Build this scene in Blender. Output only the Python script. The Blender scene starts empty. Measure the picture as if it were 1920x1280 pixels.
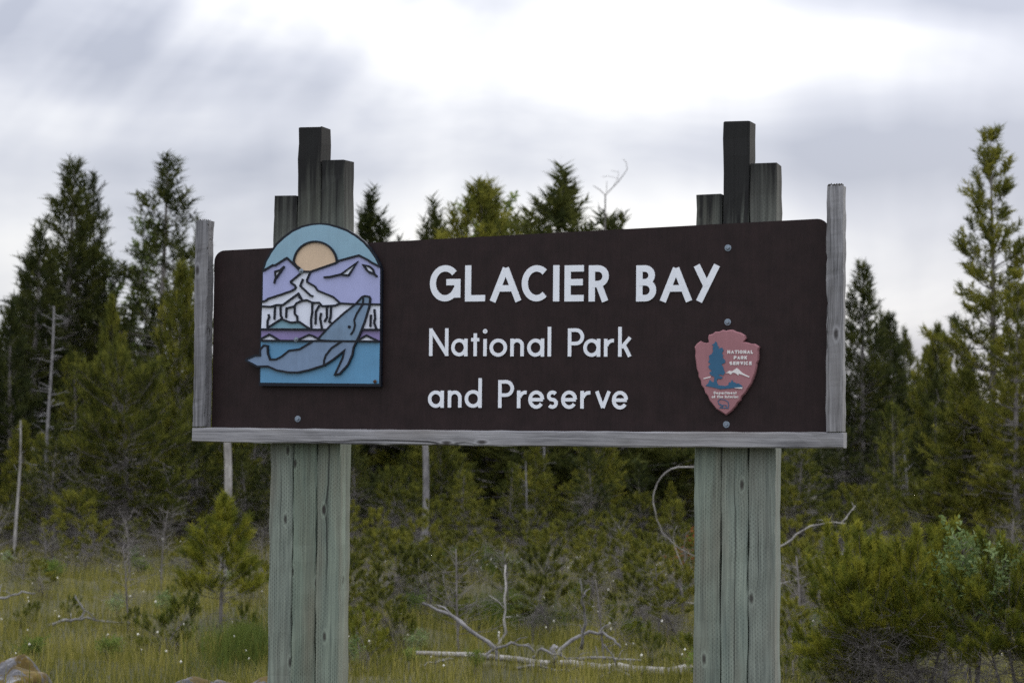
import bpy, bmesh, math, random
import numpy as np
from mathutils import Vector, Matrix

R_ = math.radians
scene = bpy.context.scene
COL = scene.collection

# ------------------------------------------------------------------ camera
F = 4085.0                     # focal length in photo pixels (50 mm on a 23.5 mm wide sensor, 1920 px)
CAMZ = 1.65
PITCH, ROLL = R_(2.5655), R_(0.5299)
TH = R_(18.876)                # the sign stands turned by this against the view
SY = 11.3836                   # distance of the sign
_cp, _sp, _cr, _sr = math.cos(PITCH), math.sin(PITCH), math.cos(ROLL), math.sin(ROLL)
_r = Vector((1, 0, 0)); _u = Vector((0, -_sp, _cp)); FW = Vector((0, _cp, _sp))
RT = _cr * _r + _sr * _u
UP = -_sr * _r + _cr * _u
cam_d = bpy.data.cameras.new('camera')
cam = bpy.data.objects.new('camera', cam_d); COL.objects.link(cam)
cam.matrix_world = Matrix(((RT.x, UP.x, -FW.x, 0), (RT.y, UP.y, -FW.y, 0), (RT.z, UP.z, -FW.z, CAMZ), (0, 0, 0, 1)))
cam_d.sensor_width = 23.5; cam_d.lens = 50.0; cam_d.clip_end = 6000; cam_d.clip_start = 0.1
cam_d.dof.use_dof = True; cam_d.dof.focus_distance = 11.25; cam_d.dof.aperture_fstop = 2.8
scene.camera = cam

# ------------------------------------------------------------------ sky, sun, exposure
SUN_AZ, SUN_EL = R_(38), R_(16)      # to the right of the view, behind the clouds
SUND = Vector((math.sin(SUN_AZ) * math.cos(SUN_EL), math.cos(SUN_AZ) * math.cos(SUN_EL), math.sin(SUN_EL)))
world = bpy.data.worlds.new('World'); scene.world = world; world.use_nodes = True
nt = world.node_tree; nt.nodes.clear()


def N(t, kind, loc=None, **kw):
    n = t.nodes.new(kind)
    for k, v in kw.items():
        setattr(n, k, v)
    return n


def mth(t, op, a, b=None, c=None, clamp=False):
    n = t.nodes.new('ShaderNodeMath'); n.operation = op; n.use_clamp = clamp
    for i, v in enumerate((a, b, c)):
        if v is None: continue
        if isinstance(v, (int, float)): n.inputs[i].default_value = v
        else: t.links.new(v, n.inputs[i])
    return n.outputs[0]


def mixc(t, fac, a, b, blend='MIX'):
    n = t.nodes.new('ShaderNodeMix'); n.data_type = 'RGBA'; n.blend_type = blend
    for i, v in ((0, fac), (6, a), (7, b)):
        if isinstance(v, (int, float)): n.inputs[i].default_value = v
        elif isinstance(v, (tuple, list)): n.inputs[i].default_value = (*v[:3], 1)
        else: t.links.new(v, n.inputs[i])
    return n.outputs[2]


def ramp(t, fac, stops, interp='LINEAR'):
    n = t.nodes.new('ShaderNodeValToRGB'); n.color_ramp.interpolation = interp
    e = n.color_ramp.elements
    while len(e) < len(stops): e.new(0.5)
    for i, (p, c) in enumerate(stops):
        e[i].position = p
        e[i].color = (*c, 1) if isinstance(c, (tuple, list)) else (c, c, c, 1)
    t.links.new(fac, n.inputs[0])
    return n.outputs[0]


def noise(t, vec, scale, detail=4, rough=.55, dist=0.0, out=0, dims='3D'):
    n = t.nodes.new('ShaderNodeTexNoise'); n.noise_dimensions = dims
    n.inputs['Scale'].default_value = scale; n.inputs['Detail'].default_value = detail
    n.inputs['Roughness'].default_value = rough; n.inputs['Distortion'].default_value = dist
    if vec is not None: t.links.new(vec, n.inputs['Vector'])
    return n.outputs[out]


def mapping(t, vec, scale=(1, 1, 1), rot=(0, 0, 0), loc=(0, 0, 0)):
    n = t.nodes.new('ShaderNodeMapping')
    n.inputs['Scale'].default_value = scale; n.inputs['Rotation'].default_value = rot; n.inputs['Location'].default_value = loc
    t.links.new(vec, n.inputs['Vector'])
    return n.outputs[0]


tc = N(nt, 'ShaderNodeTexCoord')
sep = N(nt, 'ShaderNodeSeparateXYZ'); nt.links.new(tc.outputs['Generated'], sep.inputs[0])
sky = N(nt, 'ShaderNodeTexSky', sky_type='NISHITA', sun_disc=False)
sky.sun_elevation = SUN_EL; sky.sun_rotation = SUN_AZ
elev = mth(nt, 'MAXIMUM', sep.outputs[2], 0.0)
# cloud deck: soft banks, stretched sideways, and slanting veils of falling rain
bank = noise(nt, mapping(nt, tc.outputs['Generated'], (1, 1, 2.6), (0, R_(-9), 0), (3.1, .4, 1.7)), 4.6, 5, .5, .5)
veil = noise(nt, mapping(nt, tc.outputs['Generated'], (7.0, 7.0, 1.5), (0, R_(38), 0)), 2.6, 3, .5, .3)
big = noise(nt, mapping(nt, tc.outputs['Generated'], (1, 1, 2.0), (0, R_(-8), 0), (.7, 2.2, .35)), 2.3, 2, .5)
dens = mth(nt, 'ADD', mth(nt, 'ADD', mth(nt, 'MULTIPLY', bank, .50), mth(nt, 'MULTIPLY', veil, .16)), mth(nt, 'MULTIPLY', big, .54))
# the banks and breaks of this evening's deck (direction across, height, widths, weight)
fwd = mth(nt, 'MAXIMUM', sep.outputs[1], 0.05)
uu = mth(nt, 'DIVIDE', sep.outputs[0], fwd)
for u0, v0, su, sv, am in ((.08, .176, .12, .028, .10), (-.075, .190, .05, .03, .05), (-.20, .172, .10, .045, -.12), (-.16, .139, .10, .012, .05), (-.13, .118, .15, .018, -.055),
                           (.175, .136, .12, .022, -.13), (.225, .198, .06, .012, -.12), (.05, .125, .10, .015, -.03), (.176, .058, .07, .03, .05), (-.05, .08, .3, .03, .03)):
    du = mth(nt, 'DIVIDE', mth(nt, 'SUBTRACT', uu, u0), su); dv = mth(nt, 'DIVIDE', mth(nt, 'SUBTRACT', sep.outputs[2], v0), sv)
    g_ = mth(nt, 'POWER', 2.718, mth(nt, 'MULTIPLY', mth(nt, 'ADD', mth(nt, 'MULTIPLY', du, du), mth(nt, 'MULTIPLY', dv, dv)), -1.0))
    dens = mth(nt, 'ADD', dens, mth(nt, 'MULTIPLY', g_, am))
# slanting shafts in the veil on the one side
sh = N(nt, 'ShaderNodeCombineXYZ'); nt.links.new(mth(nt, 'ADD', mth(nt, 'MULTIPLY', uu, 30.0), mth(nt, 'MULTIPLY', sep.outputs[2], -26.0)), sh.inputs[0]); nt.links.new(mth(nt, 'MULTIPLY', sep.outputs[2], 3.0), sh.inputs[1])
shaft = noise(nt, sh.outputs[0], 1.0, 2, .5)
smask = mth(nt, 'MULTIPLY', ramp(nt, mth(nt, 'ADD', uu, .3), ((.0, 1.0), (.36, 0.0))), ramp(nt, sep.outputs[2], ((.10, 0.0), (.17, 1.0))))
dens = mth(nt, 'ADD', dens, mth(nt, 'MULTIPLY', mth(nt, 'MULTIPLY', mth(nt, 'SUBTRACT', shaft, .5), smask), .45))
tone = ramp(nt, dens, ((.46, (.42, .445, .53)), (.56, (.585, .605, .68)), (.65, (.79, .80, .84)), (.74, (.99, .98, .965))))
# overcast sky is about three times as bright overhead as at the horizon
grad = mth(nt, 'ADD', mth(nt, 'MULTIPLY', elev, 2.35), .88)
dot = N(nt, 'ShaderNodeVectorMath', operation='DOT_PRODUCT'); nt.links.new(tc.outputs['Generated'], dot.inputs[0]); dot.inputs[1].default_value = SUND
glow = mth(nt, 'MULTIPLY', mth(nt, 'POWER', mth(nt, 'MAXIMUM', dot.outputs['Value'], 0.0), 10.0), .30)
lum = mth(nt, 'MULTIPLY', mth(nt, 'ADD', grad, glow), 10.0)
cl = mixc(nt, 1.0, tone, lum, 'MULTIPLY')
cloud = N(nt, 'ShaderNodeCombineColor')
skymix = mixc(nt, .92, sky.outputs[0], cl)
bg = N(nt, 'ShaderNodeBackground'); bg.inputs['Strength'].default_value = 0.1
out = N(nt, 'ShaderNodeOutputWorld')
nt.links.new(skymix, bg.inputs['Color']); nt.links.new(bg.outputs[0], out.inputs['Surface'])
nt.nodes.remove(cloud)

sun_d = bpy.data.lights.new('sun', 'SUN'); sun_d.energy = 1.0; sun_d.angle = R_(14); sun_d.color = (1, .93, .82)
sun = bpy.data.objects.new('sun', sun_d); COL.objects.link(sun)
sun.rotation_euler = (-SUND).to_track_quat('-Z', 'Y').to_euler(); sun.location = (20, 20, 30)

vs = scene.view_settings
vs.view_transform = 'Standard'; vs.look = 'None'; vs.exposure = 0.0; vs.gamma = 1.0; vs.use_curve_mapping = False
scene.cycles.use_denoising = False
scene.cycles.max_bounces = 6; scene.cycles.transparent_max_bounces = 8

# ------------------------------------------------------------------ pixel helpers
def ray(px, py):
    return FW + RT * ((px - 960) / F) + UP * ((640 - py) / F)


_c, _s = math.cos(TH), math.sin(TH)


def S(px, py, yl=0.0):
    """photo pixel -> sign-local (x, z) on the sign's plane y = yl"""
    d = ray(px, py)
    # local y of world point = (x*s + (y-SY)*c)
    k = (yl + SY * _c) / (d.x * _s + d.y * _c)
    w = d * k
    return (w.x * _c - (w.y - SY) * _s, w.z + CAMZ)


def at(px, py, d):
    """photo pixel -> world point at distance d (plane y = d)"""
    q = ray(px, py)
    k = d / q.y
    return Vector((q.x * k, d, q.z * k + CAMZ))


def sm(t):
    t = max(0.0, min(1.0, t)); return t * t * (3 - 2 * t)


def gz(x, y):
    """height of the terrain: road verge by the sign, bog meadow lower behind"""
    drop = -0.75 * sm((y - 12.6) / 7.0)
    w = sm((y - 12) / 8)
    hum = .05 * math.sin(.9 * x + .6 * y) + .04 * math.sin(1.7 * x - 1.1 * y + 2) + .03 * math.sin(3.1 * x + 2.3 * y + .5)
    return drop + hum * w + .02 * math.sin(.8 * x + 1.3 * y)


def gx(px, d):
    """x on the ground at distance d seen at photo column px"""
    z = gz((px - 960) / F * d, d) - CAMZ
    k = (px - 960) / F
    return (k * (d * FW.y + z * FW.z) - d * RT.y - z * RT.z) / (RT.x - k * FW.x)


def top_h(px, py, d):
    """height above the ground of the point seen at (px, py) at distance d"""
    p = at(px, py, d)
    return p.z - gz(p.x, d)


# ------------------------------------------------------------------ mesh helpers
class MB:
    def __init__(s): s.v = []; s.f = []

    def tube(s, pts, rad, n=6, cap=True):
        pts = [Vector(p) for p in pts]
        if not isinstance(rad, (list, tuple)): rad = [rad] * len(pts)
        base = len(s.v); prev = None
        for i, p in enumerate(pts):
            t = (pts[min(i + 1, len(pts) - 1)] - pts[max(i - 1, 0)])
            t = t.normalized() if t.length > 1e-9 else Vector((0, 0, 1))
            if prev is None:
                a = Vector((1, 0, 0)) if abs(t.x) < .8 else Vector((0, 1, 0))
                u = t.cross(a).normalized()
            else:
                u = (prev - t * prev.dot(t))
                u = u.normalized() if u.length > 1e-6 else t.orthogonal().normalized()
            prev = u; w = t.cross(u)
            for k in range(n):
                a = 2 * math.pi * k / n
                s.v.append(tuple(p + (u * math.cos(a) + w * math.sin(a)) * rad[i]))
        for i in range(len(pts) - 1):
            for k in range(n):
                a = base + i * n + k; b = base + i * n + (k + 1) % n
                s.f.append((a, b, b + n, a + n))
        if cap:
            s.f.append(tuple(base + k for k in reversed(range(n))))
            e = base + (len(pts) - 1) * n
            s.f.append(tuple(e + k for k in range(n)))

    def strip(s, pts, hw, yf, yb):
        """thick flat stroke in the sign plane: centre line pts (x,z), half width hw, front yf, back yb"""
        n = len(pts)
        closed = n > 3 and abs(pts[0][0] - pts[-1][0]) < 1e-6 and abs(pts[0][1] - pts[-1][1]) < 1e-6
        L = []; Rr = []
        for i in range(n):
            p = Vector(pts[i])
            if closed and i in (0, n - 1):
                a = (Vector(pts[1]) - Vector(pts[0])); b = (Vector(pts[n - 1]) - Vector(pts[n - 2]))
            else:
                a = Vector(pts[min(i + 1, n - 1)]) - p if i < n - 1 else p - Vector(pts[i - 1])
                b = p - Vector(pts[i - 1]) if i > 0 else a
            a = a.normalized(); b = b.normalized()
            t = (a + b); t = t.normalized() if t.length > 1e-6 else a
            nrm = Vector((-t.y, t.x)); cs = max(.45, nrm.dot(Vector((-a.y, a.x))))
            o = nrm * (hw / cs)
            L.append(p + o); Rr.append(p - o)
        base = len(s.v)
        for i in range(n):
            for q, y in ((L[i], yf), (Rr[i], yf), (L[i], yb), (Rr[i], yb)):
                s.v.append((q.x, y, q.y))
        for i in range(n - 1):
            a = base + 4 * i; b = a + 4
            s.f += [(a + 1, b + 1, b, a), (a, b, b + 2, a + 2), (a + 1, a + 3, b + 3, b + 1)]
        if not closed:
            a = base; s.f.append((a, a + 2, a + 3, a + 1)); a = base + 4 * (n - 1); s.f.append((a + 1, a + 3, a + 2, a))

    def poly(s, pts, yf, yb):
        """prism over polygon pts (x,z) from yf (front) to yb (back)"""
        ar = sum(pts[i][0] * pts[(i + 1) % len(pts)][1] - pts[(i + 1) % len(pts)][0] * pts[i][1] for i in range(len(pts)))
        if ar < 0: pts = pts[::-1]
        b = len(s.v); n = len(pts)
        for x, z in pts: s.v.append((x, yf, z))
        for x, z in pts: s.v.append((x, yb, z))
        s.f.append(tuple(b + i for i in range(n)))
        for i in range(n):
            j = (i + 1) % n
            s.f.append((b + i, b + n + i, b + n + j, b + j))

    def build(s, name, mat, parent=None, smooth=False, tri=False):
        me = bpy.data.meshes.new(name); me.from_pydata(s.v, [], s.f)
        if tri:
            bm = bmesh.new(); bm.from_mesh(me)
            bmesh.ops.triangulate(bm, faces=[f for f in bm.faces if len(f.verts) > 4], ngon_method='EAR_CLIP')
            bm.to_mesh(me); bm.free()
        if smooth: me.polygons.foreach_set('use_smooth', [True] * len(me.polygons))
        me.materials.append(mat)
        o = bpy.data.objects.new(name, me); COL.objects.link(o)
        if parent: o.parent = parent
        return o


def tag(o, label=None, cat=None, group=None, kind=None):
    if label: o['label'] = label
    if cat: o['category'] = cat
    if group: o['group'] = group
    if kind: o['kind'] = kind
    return o


def empty(name, loc=(0, 0, 0), rz=0):
    o = bpy.data.objects.new(name, None); COL.objects.link(o)
    o.location = loc; o.rotation_euler = (0, 0, rz); o.empty_display_size = .2
    return o


# ------------------------------------------------------------------ materials
def new_mat(name):
    m = bpy.data.materials.new(name); m.use_nodes = True
    t = m.node_tree; b = t.nodes['Principled BSDF']
    return m, t, b


def paint(name, col, rough=.45, var=.06, spec=.4):
    m, t, b = new_mat(name)
    c = N(t, 'ShaderNodeTexCoord')
    n = noise(t, c.outputs['Object'], 9, 5, .6)
    n2 = noise(t, mapping(t, c.outputs['Object'], (40, 40, 3)), 2, 3, .6)
    f = mth(t, 'ADD', mth(t, 'MULTIPLY', n, .7), mth(t, 'MULTIPLY', n2, .3))
    lo = tuple(x * (1 - 2 * var) for x in col); hi = tuple(min(1, x * (1 + 2 * var)) for x in col)
    t.links.new(ramp(t, f, ((.3, lo), (.7, hi))), b.inputs['Base Color'])
    t.links.new(mth(t, 'ADD', mth(t, 'MULTIPLY', n, .25), rough - .12), b.inputs['Roughness'])
    b.inputs['Specular IOR Level'].default_value = spec
    return m


def wood(name, axis, light, dark, knots=True, incised=False, stain=0.0, ztop=3.0, warm=(.16, .13, .10)):
    """weathered timber; axis = grain direction in object space"""
    m, t, b = new_mat(name)
    c = N(t, 'ShaderNodeTexCoord'); oi = N(t, 'ShaderNodeObjectInfo')
    sp = N(t, 'ShaderNodeSeparateXYZ'); t.links.new(c.outputs['Object'], sp.inputs[0])
    X, Y, Z = sp.outputs
    along, across = (Z, mth(t, 'ADD', X, mth(t, 'MULTIPLY', Y, 1.3))) if axis == 'Z' else (X, mth(t, 'ADD', Z, mth(t, 'MULTIPLY', Y, 1.3)))
    off = mth(t, 'MULTIPLY', oi.outputs['Random'], 37.0)
    comb = N(t, 'ShaderNodeCombineXYZ'); t.links.new(mth(t, 'ADD', across, off), comb.inputs[0]); t.links.new(mth(t, 'ADD', along, off), comb.inputs[1])
    uv = comb.outputs[0]
    vor = N(t, 'ShaderNodeTexVoronoi', voronoi_dimensions='2D'); vor.inputs['Scale'].default_value = 1.0
    t.links.new(mapping(t, uv, (6.0, 2.4, 1)), vor.inputs['Vector'])
    kd = vor.outputs['Distance']
    has = mth(t, 'GREATER_THAN', N(t, 'ShaderNodeSeparateColor').outputs[0], .5)
    sc_ = has.node.inputs[0].links[0].from_node; t.links.new(vor.outputs['Color'], sc_.inputs[0])
    ring = mth(t, 'MULTIPLY', mth(t, 'MULTIPLY', mth(t, 'POWER', 2.718, mth(t, 'MULTIPLY', kd, -9.0)), .028 if knots else 0.0), has)
    comb2 = N(t, 'ShaderNodeCombineXYZ'); t.links.new(mth(t, 'ADD', mth(t, 'ADD', across, off), ring), comb2.inputs[0]); t.links.new(along, comb2.inputs[1]); t.links.new(off, comb2.inputs[2])
    g1 = noise(t, mapping(t, comb2.outputs[0], (75, 1.6, 1)), 1, 5, .65, .4)
    g2 = noise(t, mapping(t, comb2.outputs[0], (260, 5, 1)), 1, 3, .6)
    pat = noise(t, mapping(t, uv, (9, 2.2, 1)), 1, 4, .6)
    f = mth(t, 'ADD', mth(t, 'ADD', mth(t, 'MULTIPLY', g1, .5), mth(t, 'MULTIPLY', g2, .25)), mth(t, 'MULTIPLY', pat, .3))
    col = ramp(t, f, ((.36, dark), (.50, tuple((a + d) / 2 for a, d in zip(light, dark))), (.66, light)))
    patc = ramp(t, noise(t, mapping(t, uv, (7, .9, 1), loc=(5, 2, 0)), 1, 3, .55), ((.45, 0.0), (.75, .55)))
    col = mixc(t, patc, col, warm)
    crack = ramp(t, noise(t, mapping(t, comb2.outputs[0], (48, .55, 1), loc=(3, 9, 0)), 1, 2, .5), ((.27, 1.0), (.31, 0.0)))
    col = mixc(t, mth(t, 'MULTIPLY', crack, .8), col, (.02, .02, .02))
    hgt = mth(t, 'ADD', mth(t, 'MULTIPLY', g1, .6), mth(t, 'MULTIPLY', crack, -1.2))
    if knots:
        kn = mth(t, 'MULTIPLY', ramp(t, kd, ((.03, 1.0), (.075, 0.0))), has)
        kr = mth(t, 'MULTIPLY', ramp(t, kd, ((.06, 0.0), (.09, .55), (.13, 0.0))), has)
        col = mixc(t, mth(t, 'MULTIPLY', kr, .6), col, tuple(min(1, x * 1.25) for x in light))
        col = mixc(t, mth(t, 'MULTIPLY', kn, .85), col, (.035, .03, .028))
    if incised:
        u = mth(t, 'MULTIPLY', across, 1 / .0125)
        row = mth(t, 'FLOOR', u)
        fx = mth(t, 'FRACT', u)
        v = mth(t, 'ADD', mth(t, 'MULTIPLY', along, 1 / .022), mth(t, 'MULTIPLY', row, .5))
        fv = mth(t, 'FRACT', v)
        a1 = mth(t, 'LESS_THAN', mth(t, 'ABSOLUTE', mth(t, 'SUBTRACT', fx, .5)), .14)
        a2 = mth(t, 'LESS_THAN', fv, .5)
        wear = ramp(t, noise(t, mapping(t, uv, (14, 3, 1), loc=(1, 7, 0)), 1, 2, .5), ((.40, 0.0), (.55, 1.0)))
        sl = mth(t, 'MULTIPLY', mth(t, 'MULTIPLY', a1, a2), wear)
        col = mixc(t, mth(t, 'MULTIPLY', sl, .42), col, (.03, .035, .032))
        hgt = mth(t, 'SUBTRACT', hgt, mth(t, 'MULTIPLY', sl, .8))
    if stain > 0:
        hd = mth(t, 'ADD', mth(t, 'SUBTRACT', Z, 2.25), mth(t, 'MULTIPLY', mth(t, 'SUBTRACT', pat, .5), .8))
        hd = mth(t, 'MULTIPLY', hd, 1.6, clamp=True)
        col = mixc(t, mth(t, 'MULTIPLY', hd, .75), col, mixc(t, g1, (.035, .035, .034), (.125, .125, .115)))
        # black algae washed down from the sawn top
        dz = mth(t, 'SUBTRACT', ztop, Z)
        stk = noise(t, mapping(t, uv, (32, .8, 1), loc=(2, 0, 0)), 1, 3, .6)
        a = mth(t, 'SUBTRACT', mth(t, 'ADD', mth(t, 'MULTIPLY', stk, 1.5), stain - 1.0), mth(t, 'MULTIPLY', dz, 1.55))
        a = mth(t, 'MULTIPLY', mth(t, 'ADD', a, .35), 1.7, clamp=True)
        col = mixc(t, mth(t, 'MULTIPLY', a, .93), col, (.012, .012, .013))
    hs = N(t, 'ShaderNodeHueSaturation'); t.links.new(col, hs.inputs['Color'])
    t.links.new(mth(t, 'ADD', mth(t, 'MULTIPLY', oi.outputs['Random'], .42), .80), hs.inputs['Value'])
    t.links.new(mth(t, 'ADD', mth(t, 'MULTIPLY', mth(t, 'FRACT', mth(t, 'MULTIPLY', oi.outputs['Random'], 7.3)), .7), .6), hs.inputs['Saturation'])
    t.links.new(hs.outputs[0], b.inputs['Base Color'])
    b.inputs['Roughness'].default_value = .85; b.inputs['Specular IOR Level'].default_value = .2
    bp = N(t, 'ShaderNodeBump'); bp.inputs['Strength'].default_value = .55; bp.inputs['Distance'].default_value = .004
    t.links.new(hgt, bp.inputs['Height']); t.links.new(bp.outputs[0], b.inputs['Normal'])
    return m


def foliage(name, c0, c1, c2, trans=.25, patch=1.2):
    m, t, b = new_mat(name)
    at_ = N(t, 'ShaderNodeAttribute', attribute_name='tint')
    oi = N(t, 'ShaderNodeObjectInfo')
    geo = N(t, 'ShaderNodeNewGeometry')
    n = noise(t, geo.outputs['Position'], patch, 2, .5)
    f = mth(t, 'ADD', mth(t, 'ADD', mth(t, 'MULTIPLY', at_.outputs['Fac'], .45), mth(t, 'MULTIPLY', oi.outputs['Random'], .22)), mth(t, 'MULTIPLY', n, .38))
    col = ramp(t, f, ((.25, c0), (.52, c1), (.85, c2)))
    t.links.new(col, b.inputs['Base Color'])
    b.inputs['Roughness'].default_value = .6; b.inputs['Specular IOR Level'].default_value = .08
    tr = N(t, 'ShaderNodeBsdfTranslucent'); t.links.new(col, tr.inputs['Color'])
    mx = N(t, 'ShaderNodeMixShader'); mx.inputs[0].default_value = trans
    t.links.new(b.outputs[0], mx.inputs[1]); t.links.new(tr.outputs[0], mx.inputs[2])
    t.links.new(mx.outputs[0], t.nodes['Material Output'].inputs['Surface'])
    return m


def bark(name, lo, hi, scale=14):
    m, t, b = new_mat(name)
    c = N(t, 'ShaderNodeTexCoord')
    n = noise(t, mapping(t, c.outputs['Object'], (1, 1, .3)), scale, 5, .7)
    n2 = noise(t, c.outputs['Object'], scale * .25, 3, .6)
    t.links.new(ramp(t, mth(t, 'ADD', mth(t, 'MULTIPLY', n, .6), mth(t, 'MULTIPLY', n2, .4)), ((.36, lo), (.64, hi))), b.inputs['Base Color'])
    b.inputs['Roughness'].default_value = .9; b.inputs['Specular IOR Level'].default_value = .15
    bp = N(t, 'ShaderNodeBump'); bp.inputs['Strength'].default_value = .6; bp.inputs['Distance'].default_value = .02
    t.links.new(n, bp.inputs['Height']); t.links.new(bp.outputs[0], b.inputs['Normal'])
    return m


M = {}
M['panel'] = paint('brown_panel', (.0205, .0120, .0125), .55, .2, .2)
M['letter'] = paint('white_letter', (.79, .83, .90), .5, .03)
M['silver'] = wood('weathered_frame_wood', 'X', (.42, .42, .44), (.075, .075, .083), warm=(.25, .23, .215))
M['silver_v'] = wood('weathered_upright_wood', 'Z', (.34, .342, .37), (.05, .05, .058), warm=(.18, .165, .16))
M['timber_a'] = wood('treated_timber_tall', 'Z', (.250, .290, .245), (.085, .105, .095), incised=True, stain=.8, ztop=3.34)
M['timber_b'] = wood('treated_timber_mid', 'Z', (.250, .290, .245), (.09, .107, .097), incised=True, stain=.5, ztop=3.1)
M['timber_c'] = wood('treated_timber_short', 'Z', (.250, .290, .245), (.082, .10, .092), incised=True, stain=.5, ztop=2.95)
M['timber_black'] = wood('treated_timber_blackened', 'Z', (.250, .290, .245), (.08, .105, .097), incised=True, stain=1.15, ztop=3.28)
M['navy'] = paint('navy_enamel', (.005, .008, .016), .5, .1, .3)
M['e_sky'] = paint('enamel_sky', (.23, .39, .50), .3, .05, .5)
M['e_sun'] = paint('enamel_sun', (.62, .47, .33), .3, .05, .5)
M['e_mtn'] = paint('enamel_lavender', (.36, .39, .66), .35, .04, .5)
M['e_ice'] = paint('enamel_ice', (.72, .77, .90), .35, .03, .5)
M['e_teal'] = paint('enamel_teal', (.17, .33, .42), .35, .04, .5)
M['e_purple'] = paint('enamel_purple', (.23, .19, .40), .35, .05, .5)
M['e_sea'] = paint('enamel_sea', (.095, .27, .46), .3, .05, .5)
M['e_whale'] = paint('enamel_whale', (.165, .245, .38), .32, .08, .5)
M['e_whale2'] = paint('enamel_whale_head', (.15, .235, .35), .32, .12, .5)
M['badge'] = paint('badge_rose', (.33, .155, .175), .6, .05, .3)
M['badge_blue'] = paint('badge_blue', (.035, .12, .22), .6, .05, .3)
M['badge_white'] = paint('badge_white', (.72, .70, .70), .6, .03, .3)
M['steel'] = paint('galvanised_steel', (.23, .28, .34), .42, .12, .6); M['steel'].node_tree.nodes['Principled BSDF'].inputs['Metallic'].default_value = .5
M['rust'] = paint('rusty_steel', (.10, .055, .035), .8, .2, .2)
M['lichen'] = paint('lichen_crust', (.045, .042, .035), .95, .25, .1)
M['bark'] = bark('pine_bark', (.075, .068, .064), (.27, .25, .24))
M['deadwood'] = bark('dead_grey_wood', (.10, .095, .10), (.34, .33, .335))
M['palewood'] = bark('pale_dead_wood', (.12, .11, .105), (.50, .48, .46), 9)
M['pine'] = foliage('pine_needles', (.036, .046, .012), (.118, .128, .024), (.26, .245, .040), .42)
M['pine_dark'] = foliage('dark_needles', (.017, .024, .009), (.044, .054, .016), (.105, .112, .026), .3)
M['pine_near'] = foliage('near_needles', (.032, .048, .010), (.112, .132, .019), (.28, .27, .034), .38, patch=3.5)
M['leaf'] = foliage('green_leaf', (.07, .11, .02), (.13, .18, .035), (.24, .28, .07), .35)
M['willow'] = foliage('silver_willow_leaf', (.075, .12, .04), (.16, .22, .08), (.36, .43, .22), .35)
M['redleaf'] = foliage('rust_leaf', (.10, .035, .012), (.17, .06, .02), (.24, .10, .03), .3)
M['grass'] = foliage('sedge', (.046, .058, .012), (.145, .143, .028), (.34, .30, .085), .4, .35)
M['tussock'] = foliage('green_tussock', (.05, .075, .016), (.09, .125, .026), (.15, .18, .04), .4, .5)
M['cotton'] = paint('cotton_head', (.75, .73, .66), .9, .05, .1)

mg, t, b = new_mat('bog_ground')
c = N(t, 'ShaderNodeNewGeometry')
n1 = noise(t, c.outputs['Position'], .6, 5, .6); n2 = noise(t, c.outputs['Position'], 9, 4, .6)
t.links.new(ramp(t, mth(t, 'ADD', mth(t, 'MULTIPLY', n1, .6), mth(t, 'MULTIPLY', n2, .4)), ((.35, (.025, .028, .010)), (.5, (.05, .048, .016)), (.68, (.085, .075, .03)))), b.inputs['Base Color'])
b.inputs['Roughness'].default_value = .95
M['ground'] = mg

mr, t, b = new_mat('mossy_rock')
c = N(t, 'ShaderNodeTexCoord'); ge = N(t, 'ShaderNodeNewGeometry')
n1 = noise(t, c.outputs['Object'], 9, 6, .65); n2 = noise(t, c.outputs['Object'], 4.0, 4, .6, .6)
rk = ramp(t, n1, ((.35, (.035, .035, .04)), (.52, (.11, .108, .115)), (.68, (.30, .30, .31))))
mo = ramp(t, n1, ((.3, (.025, .018, .004)), (.55, (.10, .065, .010)), (.7, (.17, .125, .02))))
t.links.new(mixc(t, ramp(t, n2, ((.42, 0.0), (.47, 1.0))), rk, mo), b.inputs['Base Color'])
b.inputs['Roughness'].default_value = .95
bp = N(t, 'ShaderNodeBump'); bp.inputs['Strength'].default_value = .8; bp.inputs['Distance'].default_value = .02
t.links.new(n1, bp.inputs['Height']); t.links.new(bp.outputs[0], b.inputs['Normal'])
M['rock'] = mr

# ------------------------------------------------------------------ ground
def build_ground():
    xs = np.concatenate([-np.geomspace(1800, 26, 16), np.linspace(-25, 25, 130), np.geomspace(26, 1800, 16)])
    ys = np.concatenate([np.linspace(-60, 8, 12), np.linspace(8.5, 62, 150), np.geomspace(64, 3500, 24)])
    v = [(float(x), float(y), gz(float(x), float(y))) for y in ys for x in xs]
    nx = len(xs)
    f = [(j * nx + i, j * nx + i + 1, (j + 1) * nx + i + 1, (j + 1) * nx + i) for j in range(len(ys) - 1) for i in range(nx - 1)]
    me = bpy.data.meshes.new('ground'); me.from_pydata(v, [], f); me.materials.append(M['ground'])
    me.polygons.foreach_set('use_smooth', [True] * len(f))
    o = bpy.data.objects.new('ground', me); COL.objects.link(o); o['kind'] = 'structure'


build_ground()

# ------------------------------------------------------------------ the sign
rnd = random.Random(5)
sign = empty('park_sign', (0, SY, 0), -TH)
tag(sign, 'brown park entrance sign with white lettering on stepped green timber posts', 'sign')


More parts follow.
